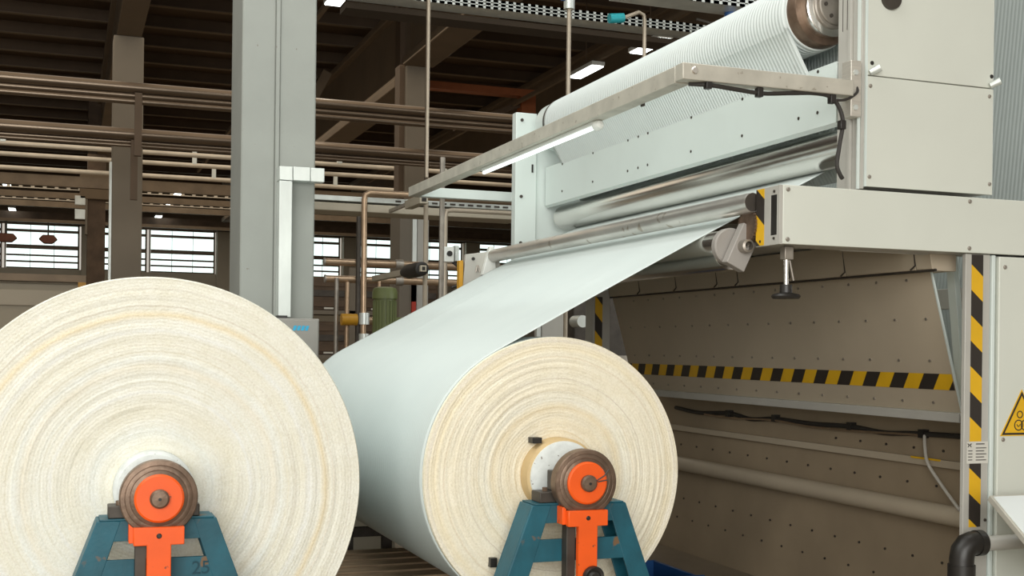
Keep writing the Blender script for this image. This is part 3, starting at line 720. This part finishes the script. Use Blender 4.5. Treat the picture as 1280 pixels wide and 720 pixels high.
# ================================================================== THE MACHINE
G2 = (3.42, 2.468, .09); TR = (3.35, 3.12, .18)
LR = (2.86, 1.968, .097)
UP = [0]
def web_path():
    P = []
    cx, cz, R = 2.052, .945, .6155
    # outer tangent: winding roll and lower roller are both below the web
    dx, dz = LR[0]-cx, LR[1]-cz; D = math.hypot(dx, dz); th = math.atan2(dz, dx)+math.acos((R-LR[2])/D)
    # inner tangent: lower roller below, polished roller above
    ux, uz = G2[0]-LR[0], G2[1]-LR[1]; U = math.hypot(ux, uz); tm = math.atan2(uz, ux)+math.acos((LR[2]+G2[2])/U)
    for k in range(41): a = th+2.8*(1-k/40); P.append((cx+R*math.cos(a), cz+R*math.sin(a)))
    p0 = Vector(P[-1]); p1 = Vector((LR[0]+LR[2]*math.cos(th), LR[1]+LR[2]*math.sin(th)))
    for k in range(1, 12): q = p0.lerp(p1, k/12); P.append((q.x, q.y))
    for k in range(4): a = th+(tm-th)*k/3; P.append((LR[0]+LR[2]*math.cos(a), LR[1]+LR[2]*math.sin(a)))
    p0 = Vector(P[-1]); p1 = Vector((G2[0]-G2[2]*math.cos(tm), G2[1]-G2[2]*math.sin(tm)))
    for k in range(1, 7): q = p0.lerp(p1, k/6); P.append((q.x, q.y))
    # round the polished roller to its right side, then up to the cloth covered roller
    a1 = math.atan2(p1.y-G2[1], p1.x-G2[0]); 
    # inner tangent roller -> top roller (web leaves top roller on its lower left)
    ex, ez = TR[0]-G2[0], TR[1]-G2[1]; DD = math.hypot(ex, ez); e0 = math.atan2(ez, ex); f0 = math.acos((G2[2]+TR[2])/DD)
    tn = e0-f0                       # normal on polished roller side (right)
    a = a1
    while a < tn: P.append((G2[0]+(G2[2]+.003)*math.cos(a), G2[1]+(G2[2]+.003)*math.sin(a))); a += .2
    q0 = Vector((G2[0]+G2[2]*math.cos(tn), G2[1]+G2[2]*math.sin(tn))); q1 = Vector((TR[0]-TR[2]*math.cos(tn), TR[1]-TR[2]*math.sin(tn)))
    for k in range(7): q = q0.lerp(q1, k/6); P.append((q.x, q.y))
    a = math.atan2(q1.y-TR[1], q1.x-TR[0]) % (2*math.pi)
    UP[0] = len(P)-8
    while a > -.1: P.append((TR[0]+TR[2]*math.cos(a), TR[1]+TR[2]*math.sin(a))); a -= .12
    P += [(3.54, 3.0), (3.548, 2.8), (3.56, 2.6), (3.60, 2.42), (3.64, 2.36)]
    return P
PATH = web_path()
def web():
    NY = 76; y0, y1 = 4.945, 7.99; vs = []; n = len(PATH)
    for i, (x, z) in enumerate(PATH):
        a = Vector(PATH[max(0, i-1)]); b = Vector(PATH[min(n-1, i+1)]); t = (b-a).normalized(); nx, nz = -t.y, t.x
        on = 41 < i < 52
        for j in range(NY+1):
            e0 = y0-.072*min(1, max(0, (i-55)/14)); y = e0+(y1-y0)*j/NY
            h = 0
            if on:
                e = min(1, (i-41)/3, (52-i)/3)
                h = e*(.006*math.exp(-((y-6.95-.02*(i-41))/.03)**2)+.004*math.exp(-((y-7.2-.015*(i-41))/.025)**2)+.003*math.exp(-((y-5.35)/.05)**2)+.0018*math.sin(y*9+i*.3))
            vs.append((x+nx*h, y, z+nz*h))
    m = NY+1
    fs = [(i*m+j, i*m+j+1, (i+1)*m+j+1, (i+1)*m+j) for i in range(n-1) for j in range(NY)]
    return vs, fs
vs, fs = web()
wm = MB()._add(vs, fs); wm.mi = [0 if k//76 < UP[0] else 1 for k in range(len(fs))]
wb = wm.build('fabric_web', ['web', 'toproll'], smooth=60, fix=False)
tag(wb, 'white ribbed cloth web running from the machine rollers down to the roll', 'fabric')
sm = wb.modifiers.new('thickness', 'SOLIDIFY'); sm.thickness = .002; sm.offset = 0

RP = [(5.18, 4.6), (5.12, 3.6), (5.05, 2.9), (4.98, 2.2), (4.95, 1.9), (5.0, 1.6), (5.12, .9), (5.2, .02)]
rs = MB()
for x, z in RP: rs.v += [Vector((x, 4.87+.05*j, z)) for j in range(63)]
rs.f = [[i*63+j, i*63+j+1, (i+1)*63+j+1, (i+1)*63+j] for i in range(len(RP)-1) for j in range(62)]; rs.mi = [0]*len(rs.f)
rw = tag(rs.build('rear_fabric_web', 'rearweb', smooth=60, fix=False), 'ribbed white cloth hanging upright behind the cream cabinets', 'fabric')
sm = rw.modifiers.new('thickness', 'SOLIDIFY'); sm.thickness = .002; sm.offset = 0
# cloth covered top roller
t = thing('cloth_roller', (3.35, 6.4, 2.94), 'thick ribbed white cloth roller at the top of the machine', 'roller')
mb = MB().lathe([(.10, 4.87), (.174, 4.87), (.1785, 4.88), (.1785, 7.88), (.174, 7.9), (.10, 7.9)], (3.35, 0, 3.12), 72); mb.build('cloth_sleeve', 'toproll', t)
MB().lathe([(.10, 4.80), (.165, 4.80), (.17, 4.81), (.17, 4.87)], (3.35, 0, 3.12), 64).build('dark_collar', 'rust', t)
MB().lathe([(.06, 4.745), (.128, 4.745), (.138, 4.75), (.138, 4.80)], (3.35, 0, 3.12), 64).build('bright_ring', 'chrome', t)
hb = MB().lathe([(0, 4.715), (.085, 4.715), (.09, 4.72), (.09, 4.728), (.10, 4.728), (.106, 4.733), (.106, 4.75)], (3.35, 0, 3.12), 56).build('hub', 'steel', t)
for k in range(6):
    a = k*math.pi/3; MB().cyl((3.35+.06*math.cos(a), 4.708, 3.12+.06*math.sin(a)), (3.35+.06*math.cos(a), 4.716, 3.12+.06*math.sin(a)), .009, n=10).build('hub_screw', 'darksteel', hb)
MB().lathe([(.17, 7.91), (.182, 7.91), (.182, 7.935), (.17, 7.935)], (3.35, 0, 3.12), 56).build('end_collar', 'darksteel', t)
MB().lathe([(.17, 7.94), (.175, 7.94), (.175, 8.1), (.05, 8.2)], (3.35, 0, 3.12), 56).build('end_drum', 'panel', t)

# frame
fr = thing('machine_frame', (3.5, 6.4, 0), 'pale grey upright frame plates carrying the rollers', 'machine frame')
up = B(3.318, 3.334, 4.475, 4.654, 2.235, 3.6).build('front_upright', 'greypaint', fr, bevel=.002)
B(3.305, 3.318, 4.485, 4.492, 2.235, 3.6).build('upright_edge', 'panel', fr)
B(3.304, 3.318, 4.54, 4.56, 2.235, 3.6).build('upright_rib', 'greypaint', up, bevel=.002)
B(3.3165, 3.3185, 4.585, 4.588, 2.97, 3.4).build('access_slot', 'darksteel', up, smooth=0)
B(3.3165, 3.3185, 4.618, 4.621, 2.97, 3.4).build('access_slot', 'darksteel', up, smooth=0)
B(3.334, 4.045, 4.63, 4.654, 1.97, 3.6).build('side_plate', 'greypaint', fr, bevel=.002)
B(2.95, 3.334, 4.655, 4.672, 2.02, 2.235).build('lower_side_plate', 'greypaint', fr)
fp = B(3.075, 3.24, 8.22, 8.30, 1.95, 3.235).build('far_upright', 'panel', fr, bevel=.004)
B(3.24, 4.1, 8.24, 8.30, 1.95, 3.10).build('far_side_plate', 'panel', fr)
for z in (2.28, 2.62, 2.95, 3.18): MB().cyl((3.12, 8.212, z), (3.12, 8.222, z), .012, n=10).build('bolt', 'darksteel', fp)
B(3.20, 3.212, 8.214, 8.222, 2.80, 2.86).build('slot', 'black', fp)
fpst = B(3.70, 3.84, 8.2, 8.34, 0, 1.95).build('far_post', 'greypaint', fr, bevel=.004)
hazard('far_hazard_tape', fpst, (3.715, 8.198, 1.0), (0, 0, 1), (1, 0, 0), .9, .06, .13, (0, -1, 0), -1.2)
B(3.55, 4.3, 8.35, 8.6, 1.95, 2.05).build('far_rail', 'greypaint', fr)
MB().beam((4.10, 4.80, 1.985), (4.185, 4.80, 1.225), .055, .03).build('brace', 'panel', fr, bevel=.002)
B(4.66, 4.72, 4.9, 8.2, 1.755, 1.87).build('cross_rail', 'greypaint', fr, bevel=.003)
B(4.4, 4.45, 4.9, 8.2, .0, 1.2).build('rear_panel', 'plate', fr)

# upper cabinet
t = thing('upper_cabinet', (3.69, 4.56, 2.245), 'cream sheet metal cabinet at the upper right of the machine', 'cabinet')
B(3.342, 4.04, 4.484, 4.63, 2.25, 3.6).build('body', 'greypaint', t)
p1 = B(3.340, 4.048, 4.468, 4.484, 2.744, 3.6).build('upper_panel', 'cab', t, bevel=.002)
p2 = B(3.340, 4.048, 4.468, 4.484, 2.246, 2.739).build('lower_panel', 'cab', t, bevel=.002)
for x, z in ((3.358, 2.695), (4.024, 2.704), (3.358, 2.289), (4.03, 2.296)):
    MB().lathe([(0, 4.461), (.006, 4.461), (.009, 4.465), (.009, 4.469)], (x, 0, z), 14).build('screw', 'steel', p2)
for x in (3.372, 4.042):
    k = MB().cyl((x-.02, 4.46, 2.752), (x+.012, 4.43, 2.772), .014, .017, 14).build('turn_knob', 'galv', p1)
    MB().lathe([(0, 4.4655), (.009, 4.4655), (.010, 4.468)], (x-.006, 0, 2.798), 14).build('screw_hole', 'black', p1)
MB().cyl((3.46, 4.45, 3.095), (3.46, 4.47, 3.095), .05, n=24).build('handle_boss', 'darksteel', p1)
B(3.334, 3.342, 4.466, 4.49, 2.245, 3.6).build('edge_trim', 'panel', t)

# beam housing
t = thing('beam_housing', (3.7, 4.54, 1.968), 'long cream box beam crossing in front of the machine', 'beam')
B(2.905, 5.3, 4.47, 4.638, 1.972, 2.222).build('body', 'greypaint', t)
pn = B(2.90, 5.3, 4.45, 4.47, 1.97, 2.226).build('front_panel', 'cab', t, bevel=.003)
for x in (2.924, 3.902, 4.9):
    for z in (2.206, 1.990): MB().lathe([(0, 4.443), (.007, 4.443), (.010, 4.447), (.010, 4.451)], (x, 0, z), 14).build('screw', 'steel', pn)
ec = MB(); ec.box(2.884, 2.90, 4.452, 4.474, 1.968, 2.224); ec.box(2.884, 2.90, 4.474, 4.522, 1.968, 2.01); ec.box(2.884, 2.90, 4.474, 4.522, 2.185, 2.224); ec.box(2.884, 2.90, 4.522, 4.64, 1.968, 2.224)
ec.build('end_cap', 'greypaint', t, bevel=.001)
B(2.8855, 2.90, 4.474, 4.522, 2.01, 2.185).build('end_slot', 'black', t)
hazard('hazard_tape', t, (2.8835, 4.572, 1.972), (0, 0, 1), (0, 1, 0), .25, .064, .115, (-1, 0, 0), .78, phase=-.025)
for y, z in ((4.492, 2.20), (4.492, 1.996), (4.60, 2.19), (4.60, 1.99)):
    MB().cyl((2.879, y, z), (2.885, y, z), .006, n=10).build('cap_screw', 'darksteel', t)
# adjusting knob below
t = thing('adjusting_knob', (2.985, 4.55, 1.74), 'black round adjusting knob hanging below the cream beam', 'knob')
MB().cyl((2.985, 4.55, 1.80), (2.985, 4.55, 1.968), .011, n=14).build('spindle', 'chrome', t)
B(2.965, 3.01, 4.53, 4.57, 1.91, 1.968).build('bracket', 'steel', t, bevel=.003)
MB().lathe([(0, 1.80), (.026, 1.80), (.028, 1.765), (.058, 1.757), (.065, 1.748), (.058, 1.738), (0, 1.736)], (2.985, 4.55, 0), 32, 'Z').build('grip', 'black', t)
MB().tube([(3.0, 4.555, 1.93), (3.03, 4.56, 1.82)], .005, 8).build('pin', 'steel', t)

# white cover panel over polished roller
t = thing('cover_panel', (3.317, 6.4, 2.55), 'long white sheet metal cover panel across the machine', 'panel')
B(3.312, 3.318, 4.656, 8.22, 2.562, 2.842).build('sheet', 'panel', t)
MB().prism([(3.312, 2.562), (3.330, 2.545), (3.333, 2.549), (3.317, 2.566)], 4.656, 8.22).build('folded_lip', 'panel', t)
B(3.318, 3.36, 4.656, 8.22, 2.836, 2.84).build('top_fold', 'panel', t)
mb = MB()
for y in (4.80, 4.956, 5.473, 6.02, 6.56, 6.69, 6.836, 7.37, 7.9):
    for z in (2.825, 2.632): mb.cyl((3.309, y, z), (3.313, y, z), .008, n=8)
tag(mb.build('bolts', 'darksteel', t), kind='stuff')
# rollers
t = thing('polished_roller', (3.42, 6.4, 2.37), 'large polished steel roller below the white cover panel', 'roller', 'machine rollers')
MB().lathe([(.03, 4.66), (.085, 4.66), (.0885, 4.67), (.0885, 8.10), (.085, 8.11), (.03, 8.11)], (3.42, 0, 2.468), 64).build('shell', 'chrome', t)
MB().cyl((3.42, 4.60, 2.468), (3.42, 8.26, 2.468), .03, n=20).build('axle', 'steel', t)
t = thing('guide_roller', (2.872, 6.3, 2.12), 'scuffed steel guide roller resting across the cloth', 'roller', 'machine rollers')
MB().lathe([(.040, 4.65), (.043, 4.645), (.046, 4.655), (.046, 8.10), (.043, 8.11), (.02, 8.11)], (2.872, 0, 2.168), 48).build('shell', 'roller', t)
MB().cyl((2.872, 4.65, 2.168), (2.872, 8.25, 2.168), .041, n=20).build('axle', 'darksteel', t)
t = thing('lower_roller', (2.84, 6.3, 1.87), 'dull grey steel roller hidden below the cloth', 'roller', 'machine rollers')
MB().lathe([(.03, 4.81), (.09, 4.81), (.095, 4.82), (.095, 7.85), (.09, 7.86), (.03, 7.86)], (2.86, 0, 1.968), 48).build('shell', 'chrome', t)
MB().lathe([(.02, 4.655), (.03, 4.66), (.03, 4.74)], (2.86, 0, 1.975), 20).build('journal', 'steel', t)
# swivel arm with round flange at the roller end
t = thing('roller_end_arm', (2.86, 4.68, 1.9), 'grey round flange and tilted clamp plate at the beam end', 'clamp')
MB().lathe([(0, 4.765), (.078, 4.765), (.084, 4.771), (.084, 4.80), (0, 4.80)], (2.835, 0, 1.98), 40).build('round_flange', 'clampgrey', t)
MB().obox((2.865, 4.73, 1.972), (.10, .05, .20), Matrix.Rotation(math.radians(26), 3, 'Y')).build('clamp_plate', 'clampgrey', t, bevel=.004)
MB().lathe([(.0, 4.68), (.009, 4.68), (.012, 4.69), (.012, 4.71)], (2.872, 0, 1.985), 16).build('cap_nut', 'chrome', t)
gear = MB().cyl((2.875, 4.70, 2.07), (2.905, 4.70, 2.07), .07, n=28).build('gear_body', 'rust', t)
for k in range(28):
    a = 2*math.pi*k/28
    MB().obox((2.89, 4.70+.072*math.cos(a), 2.07+.072*math.sin(a)), (.034, .008, .012), Matrix.Rotation(a, 3, 'X')).build('tooth', 'rust', gear)
# far end bearing plate of the guide roller
t = thing('far_bearing_plate', (2.75, 8.18, 1.87), 'pale bearing plate at the far end of the guide roller', 'bearing')
MB().prism([(2.66, 1.95), (2.94, 1.95), (2.94, 2.20), (2.84, 2.20), (2.68, 2.175)], 8.16, 8.20).build('plate', 'greypaint', t, bevel=.004)
MB().prism([(2.79, 2.03), (2.90, 2.03), (2.875, 2.235), (2.845, 2.235)], 8.11, 8.16).build('holder', 'whiteplastic', t, bevel=.004)
MB().cyl((2.735, 8.15, 2.145), (2.735, 8.161, 2.145), .012, n=12).build('bolt', 'black', t)
MB().tube([(2.755, 8.15, 2.05), (2.768, 8.15, 2.10), (2.782, 8.15, 2.05)], .006, 8, 4).build('lifting_eye', 'steel', t)
B(2.63, 2.66, 8.15, 8.21, 1.9, 2.13).build('yellow_edge', 'yellowvalve', t, bevel=.004)

# light bar in front of the machine
t = thing('light_bar', (2.44, 6.5, 2.6), 'U shaped aluminium bar holding a lit tube in front of the machine', 'lamp')
B(2.40, 2.475, 4.51, 8.70, 2.632, 2.704).build('long_bar', 'bar', t, bevel=.004)
ab = B(2.40, 3.25, 4.44, 4.508, 2.636, 2.706).build('near_arm', 'bar', t, bevel=.004)
B(2.475, 3.26, 8.63, 8.70, 2.632, 2.704).build('far_arm', 'panel', t, bevel=.004)
MB().lathe([(0, 4.432), (.012, 4.432), (.016, 4.436), (.016, 4.441)], (2.455, 0, 2.675), 20).build('bolt_head', 'chrome', ab)
pl = B(3.25, 3.305, 4.46, 4.53, 2.55, 2.80).build('mounting_plate', 'alu', t, bevel=.003)
for z in (2.745, 2.59): MB().cyl((3.272, 4.452, z), (3.272, 4.461, z), .013, n=6).build('plate_bolt', 'galv', pl)
lf = B(2.432, 2.472, 5.42, 7.12, 2.612, 2.632).build('lamp_housing', 'whiteplastic', t, bevel=.004)
MB().cyl((2.452, 5.42, 2.606), (2.452, 7.12, 2.606), .011, n=16).build('lit_tube', 'led', lf)
MB().lathe([(0, 5.37), (.018, 5.375), (.026, 5.39), (.026, 5.42), (.018, 5.43)], (2.452, 0, 2.610), 20).build('end_cap', 'whiteplastic', lf)
for y in (4.95, 5.5, 6.1): B(2.474, 2.482, y, y+.03, 2.624, 2.65).build('clip', 'darksteel', t)
# cable on the light bar arm
t = thing('lamp_cable', (3.0, 4.46, 2.27), 'black cable strapped below the arm and hanging down the upright', 'cable')
MB().tube([(2.46, 4.50, 2.632), (2.55, 4.462, 2.625), (2.66, 4.46, 2.618), (2.80, 4.46, 2.612), (2.95, 4.46, 2.626), (3.09, 4.46, 2.636), (3.165, 4.46, 2.612), (3.21, 4.462, 2.53), (3.195, 4.462, 2.423), (3.182, 4.462, 2.333), (3.198, 4.462, 2.29), (3.214, 4.465, 2.272)], .0095, 10, 6).build('cable_run', 'rubber', t)
MB().tube([(3.165, 4.455, 2.612), (3.22, 4.452, 2.62), (3.275, 4.45, 2.655), (3.285, 4.47, 2.69)], .006, 8, 5).build('thin_wire', 'rubber', t)
for x, z in ((2.53, 2.625), (2.78, 2.612), (3.15, 2.615), (3.203, 2.505)):
    B(x-.014, x+.014, 4.445, 4.475, z-.018, z+.022).build('cable_tie', 'black', t, bevel=.003)

# trough of sheet segments above the guard plate
t = thing('segmented_trough', (3.9, 6.4, 1.89), 'segmented grey sheet metal trough above the guard plate', 'trough')
ys = [4.61, 4.729, 5.284, 5.794, 6.348, 6.6, 7.135, 7.68, 8.2]
for a, b in zip(ys[:-1], ys[1:]):
    MB().prism([(3.83, 1.905), (3.85, 1.895), (3.97, 1.895), (3.97, 2.06), (3.80, 2.06)], a+.004, b-.004).build('segment', 'plate', t, bevel=.002)
for y in ys[1:-1]:
    MB().tube([(3.812, y, 2.04), (3.826, y, 1.925), (3.822, y+.03, 1.905)], .005, 6).build('hinge_rod', 'darksteel', t)
MB().cyl((3.84, 4.60, 1.897), (3.84, 8.2, 1.897), .007, n=8).build('bottom_rod', 'darksteel', t)
B(3.25, 3.9, 4.8, 8.2, 2.07, 2.09).build('inner_shelf', 'greypaint', t)
# guard plate
PT, PB = Vector((3.905, 1.90)), Vector((4.10, 1.215)); pd = (PT-PB); pn_ = Vector((-pd.y, pd.x)).normalized()
if pn_.x > 0: pn_ = -pn_
t = thing('guard_plate', (4.0, 6.4, 1.2), 'large slanted grey guard plate with hazard tape across it', 'guard')
MB().prism([(PT.x, PT.y), (PB.x, PB.y), (PB.x+.012, PB.y), (PT.x+.012, PT.y)], 4.72, 8.3).build('plate', 'plate', t)
def on_plate(z, off=0): s = (z-PB.y)/(PT.y-PB.y); return PB.x+(PT.x-PB.x)*s+pn_.x*off, z+pn_.y*off
ud = pd.normalized()
hx, hz = on_plate(1.325, .001)
hazard('hazard_tape', t, (hx, 4.725, hz), (0, 1, 0), (ud.x, 0, ud.y), 3.57, .082, .114, (pn_.x, 0, pn_.y), -.85, phase=.04)
mb = MB()
for z, y0, m in ((1.865, 4.9, 14), (1.672, 4.82, 15), (1.467, 4.86, 15), (1.258, 4.9, 14)):
    for k in range(m):
        x, zz = on_plate(z); y = y0+k*.235
        mb.cyl((x-.006, y, zz), (x+.002, y, zz), .007, n=8)
tag(mb.build('bolts', 'steel', t), kind='stuff')
MB().prism([(3.905, 1.90), (3.915, 1.90), (4.11, 1.215), (4.10, 1.215)], 4.712, 4.722).build('edge_strip', 'panel', t)
# ledge
t = thing('ledge', (4.15, 6.4, 1.17), 'pale folded ledge running below the guard plate', 'ledge')
B(4.08, 4.36, 4.70, 8.3, 1.20, 1.214).build('ledge_top', 'cab', t, bevel=.002)
B(4.07, 4.082, 4.70, 8.3, 1.168, 1.214).build('front_lip', 'greypaint', t, bevel=.002)
# lower wall
t = thing('lower_wall_panel', (4.36, 6.4, 0), 'dark beige lower machine wall with small bolts', 'panel')
B(4.352, 4.372, 4.66, 8.4, 0, 1.20).build('sheet', 'lowwall', t)
mb = MB()
for z, y0, m in ((.80, 4.95, 14), (.40, 4.9, 15), (.25, 5.0, 14), (.99, 4.9, 6)):
    for k in range(m): mb.cyl((4.345, y0+k*.235, z), (4.353, y0+k*.235, z), .007, n=8)
tag(mb.build('bolts', 'darksteel', t), kind='stuff')
t = tag(B(4.318, 4.352, 4.66, 8.4, .905, .945).build('wall_rail', 'plate', bevel=.003), 'flat beige rail along the lower machine wall', 'rail')
B(4.312, 4.319, 5.12, 5.35, .937, .947).build('yellow_mark', 'yellow', t)
t = thing('lower_pipe', (4.25, 6.5, .617), 'fat beige pipe lying along the lower machine wall', 'pipe')
MB().cyl((4.29, 4.87, .668), (4.29, 8.4, .668), .052, n=28).build('pipe_run', 'plate', t)
MB().lathe([(.03, 4.866), (.052, 4.866), (.052, 4.87)], (4.29, 0, .668), 28).build('open_end', 'lowwall', t)
for y in (5.0, 8.2): B(4.30, 4.352, y, y+.03, .62, .72).build('clamp', 'plate', t)
t = thing('wall_cable', (4.33, 6.5, 1.06), 'dark cable bundle strapped along the lower machine wall', 'cable')
MB().tube([(4.33, 8.06, 1.075), (4.33, 7.7, 1.055), (4.33, 7.28, 1.073), (4.33, 7.0, 1.05), (4.33, 6.7, 1.068), (4.33, 6.3, 1.062), (4.33, 5.9, 1.07), (4.33, 5.6, 1.055), (4.33, 5.3, 1.07), (4.33, 4.7, 1.085)], .014, 10, 6).build('bundle', 'rubber', t)
MB().tube([(4.315, 7.6, 1.05), (4.315, 7.2, 1.045), (4.315, 6.7, 1.06), (4.315, 6.3, 1.045), (4.315, 5.8, 1.05), (4.315, 5.27, 1.065)], .006, 8, 6).build('thin_wire', 'brass', t)
for y in (7.28, 6.7, 5.9, 5.27): B(4.308, 4.35, y-.02, y+.02, 1.05, 1.095).build('strap', 'black', t)
t = tag(MB().tube([(4.32, 5.25, 1.065), (4.30, 5.22, 1.0), (4.28, 5.17, .92), (4.27, 5.05, .82), (4.25, 4.92, .735), (4.24, 4.88, .715)], .009, 8, 6).build('white_cable', 'cablewhite'), 'single white cable drooping towards the fat beige pipe', 'cable')

# hazard striped post
t = thing('hazard_post', (3.97, 4.53, 0), 'grey post with black and yellow hazard tape at the right', 'post')
pb = B(3.903, 4.045, 4.472, 4.496, .0, 1.968).build('post_body', 'greypaint', t, bevel=.003)
hazard('hazard_tape', t, (3.936, 4.4715, .70), (0, 0, 1), (1, 0, 0), 1.265, .066, .118, (0, -1, 0), -.82, phase=1.10)
lb = B(3.918, 4.042, 4.4685, 4.4700, .995, 1.097).build('paper_label', 'paper', t)
mk = MB()
for k in range(5): mk.box(3.97, 4.03-(k % 2)*.012, 4.4675, 4.4686, 1.065-k*.014, 1.069-k*.014)
for k in range(4): mk.box(3.926, 3.95, 4.4675, 4.4686, 1.052-k*.014, 1.056-k*.014)
mk.box(3.97, 4.02, 4.4675, 4.4686, 1.083, 1.088)
tag(mk.build('print_lines', 'ink', lb, smooth=0), kind='stuff')
lg = MB(); 
for s in (-1, 1): lg.prism([(3.934, 1.082), (3.934+s*.006, 1.088), (3.934+s*.014, 1.088), (3.934+s*.006, 1.080), (3.934+s*.012, 1.070), (3.934+s*.005, 1.072)], 4.4675, 4.4686)
lg.build('emblem', 'ink', lb, smooth=0)
MB().lathe([(0, 4.466), (.006, 4.466), (.008, 4.471)], (4.03, 0, .73), 12).build('screw', 'darksteel', t)
# lower cabinet with warning sign
t = thing('lower_cabinet', (4.7, 4.7, 0), 'cream lower cabinet at the right edge with a warning triangle', 'cabinet')
B(4.047, 5.4, 4.50, 4.62, 0, 1.965).build('body', 'greypaint', t)
B(4.047, 4.066, 4.46, 4.50, 0, 1.965).build('edge_trim', 'panel', t, bevel=.003)
dr = B(4.076, 5.4, 4.447, 4.50, .02, 1.958).build('door', 'cab', t, bevel=.004)
for x, z in ((4.108, 1.105), (4.108, 1.91), (4.108, .2)): MB().lathe([(0, 4.440), (.007, 4.440), (.010, 4.444), (.010, 4.448)], (x, 0, z), 14).build('screw', 'steel', dr)
cxs, zb, zt2 = 4.215, 1.122, 1.34
sg = MB().prism([(cxs-.125, zb), (cxs+.125, zb), (cxs, zt2)], 4.4445, 4.4470).build('warning_sign', 'yellow', dr, smooth=0)
def tri(s, h0, h1): c = zb+(zt2-zb)/3; return [(cxs+(x-cxs)*s, c+(z-c)*s) for x, z in ((cxs-.125, zb), (cxs+.125, zb), (cxs, zt2))]
o1, o2 = tri(.93, 0, 0), tri(.80, 0, 0); mb = MB()
for i in range(3):
    a, b_, c_, d_ = o1[i], o1[(i+1) % 3], o2[(i+1) % 3], o2[i]
    mb.prism([a, b_, c_, d_], 4.4435, 4.4446)
mb.build('sign_border', 'hazblack', sg, smooth=0)
for cx_, cz_, r in ((4.197, 1.172, .026), (4.236, 1.172, .026), (4.204, 1.222, .018)):
    MB().lathe([(r-.005, 4.4434), (r, 4.4434), (r, 4.4446), (r-.005, 4.4446), (r-.005, 4.4434)], (cx_, 0, cz_), 28).build('sign_roller_symbol', 'hazblack', sg, smooth=0)
MB().tube([(4.186, 4.4436, 1.176), (4.196, 4.4436, 1.166), (4.207, 4.4436, 1.176)], .002, 6, 4).build('sign_arrow', 'hazblack', sg)
# black elbow pipe
t = thing('elbow_pipe', (3.78, 4.3, 0), 'black plastic elbow pipe joined to a grey pipe at the post foot', 'pipe')
MB().tube([(3.775, 4.33, 0), (3.775, 4.33, .585), (3.782, 4.33, .62), (3.805, 4.33, .645), (3.83, 4.33, .652), (3.865, 4.33, .652)], .054, 20).build('elbow', 'black', t)
MB().cyl((3.775, 4.33, .50), (3.775, 4.33, .56), .060, n=24).build('socket', 'black', t)
MB().cyl((3.85, 4.33, .652), (3.885, 4.33, .652), .058, n=24).build('collar', 'black', t)
MB().cyl((3.885, 4.33, .648), (4.6, 4.33, .648), .034, n=24).build('grey_pipe', 'greypaint', t)
# tilted console at the right edge
t = thing('tilted_console', (4.3, 4.0, 0), 'white tilted console panel cut by the right edge', 'console')
R_ = Matrix.Rotation(math.radians(-38), 3, 'X')
a0 = Vector((3.865, 4.26, .875)); du = Vector((1, 0, 0)); dv = Vector((0, -.80, -.60)); nn = Vector((0, -.60, .80))
def slab(o, lu, lv, th, name, m, parent, bv=.003):
    mb = MB(); vs = []
    for i in (0, 1):
        for j in (0, 1):
            for k in (0, 1): vs.append(Vector(o)+du*lu*i+dv*lv*j-nn*th*k)
    mb._add(vs, [(0, 1, 3, 2), (4, 6, 7, 5), (0, 4, 5, 1), (2, 3, 7, 6), (0, 2, 6, 4), (1, 5, 7, 3)])
    return mb.build(name, m, parent, bevel=bv)
slab(a0, .8, .5, .028, 'console_body', 'bar', t)
slab(a0+nn*.004+du*.012+dv*.012, .776, .476, .004, 'console_face', 'consoletop', t, .001)
B(4.25, 4.45, 4.1, 4.25, 0, .70).build('pedestal', 'greypaint', t)
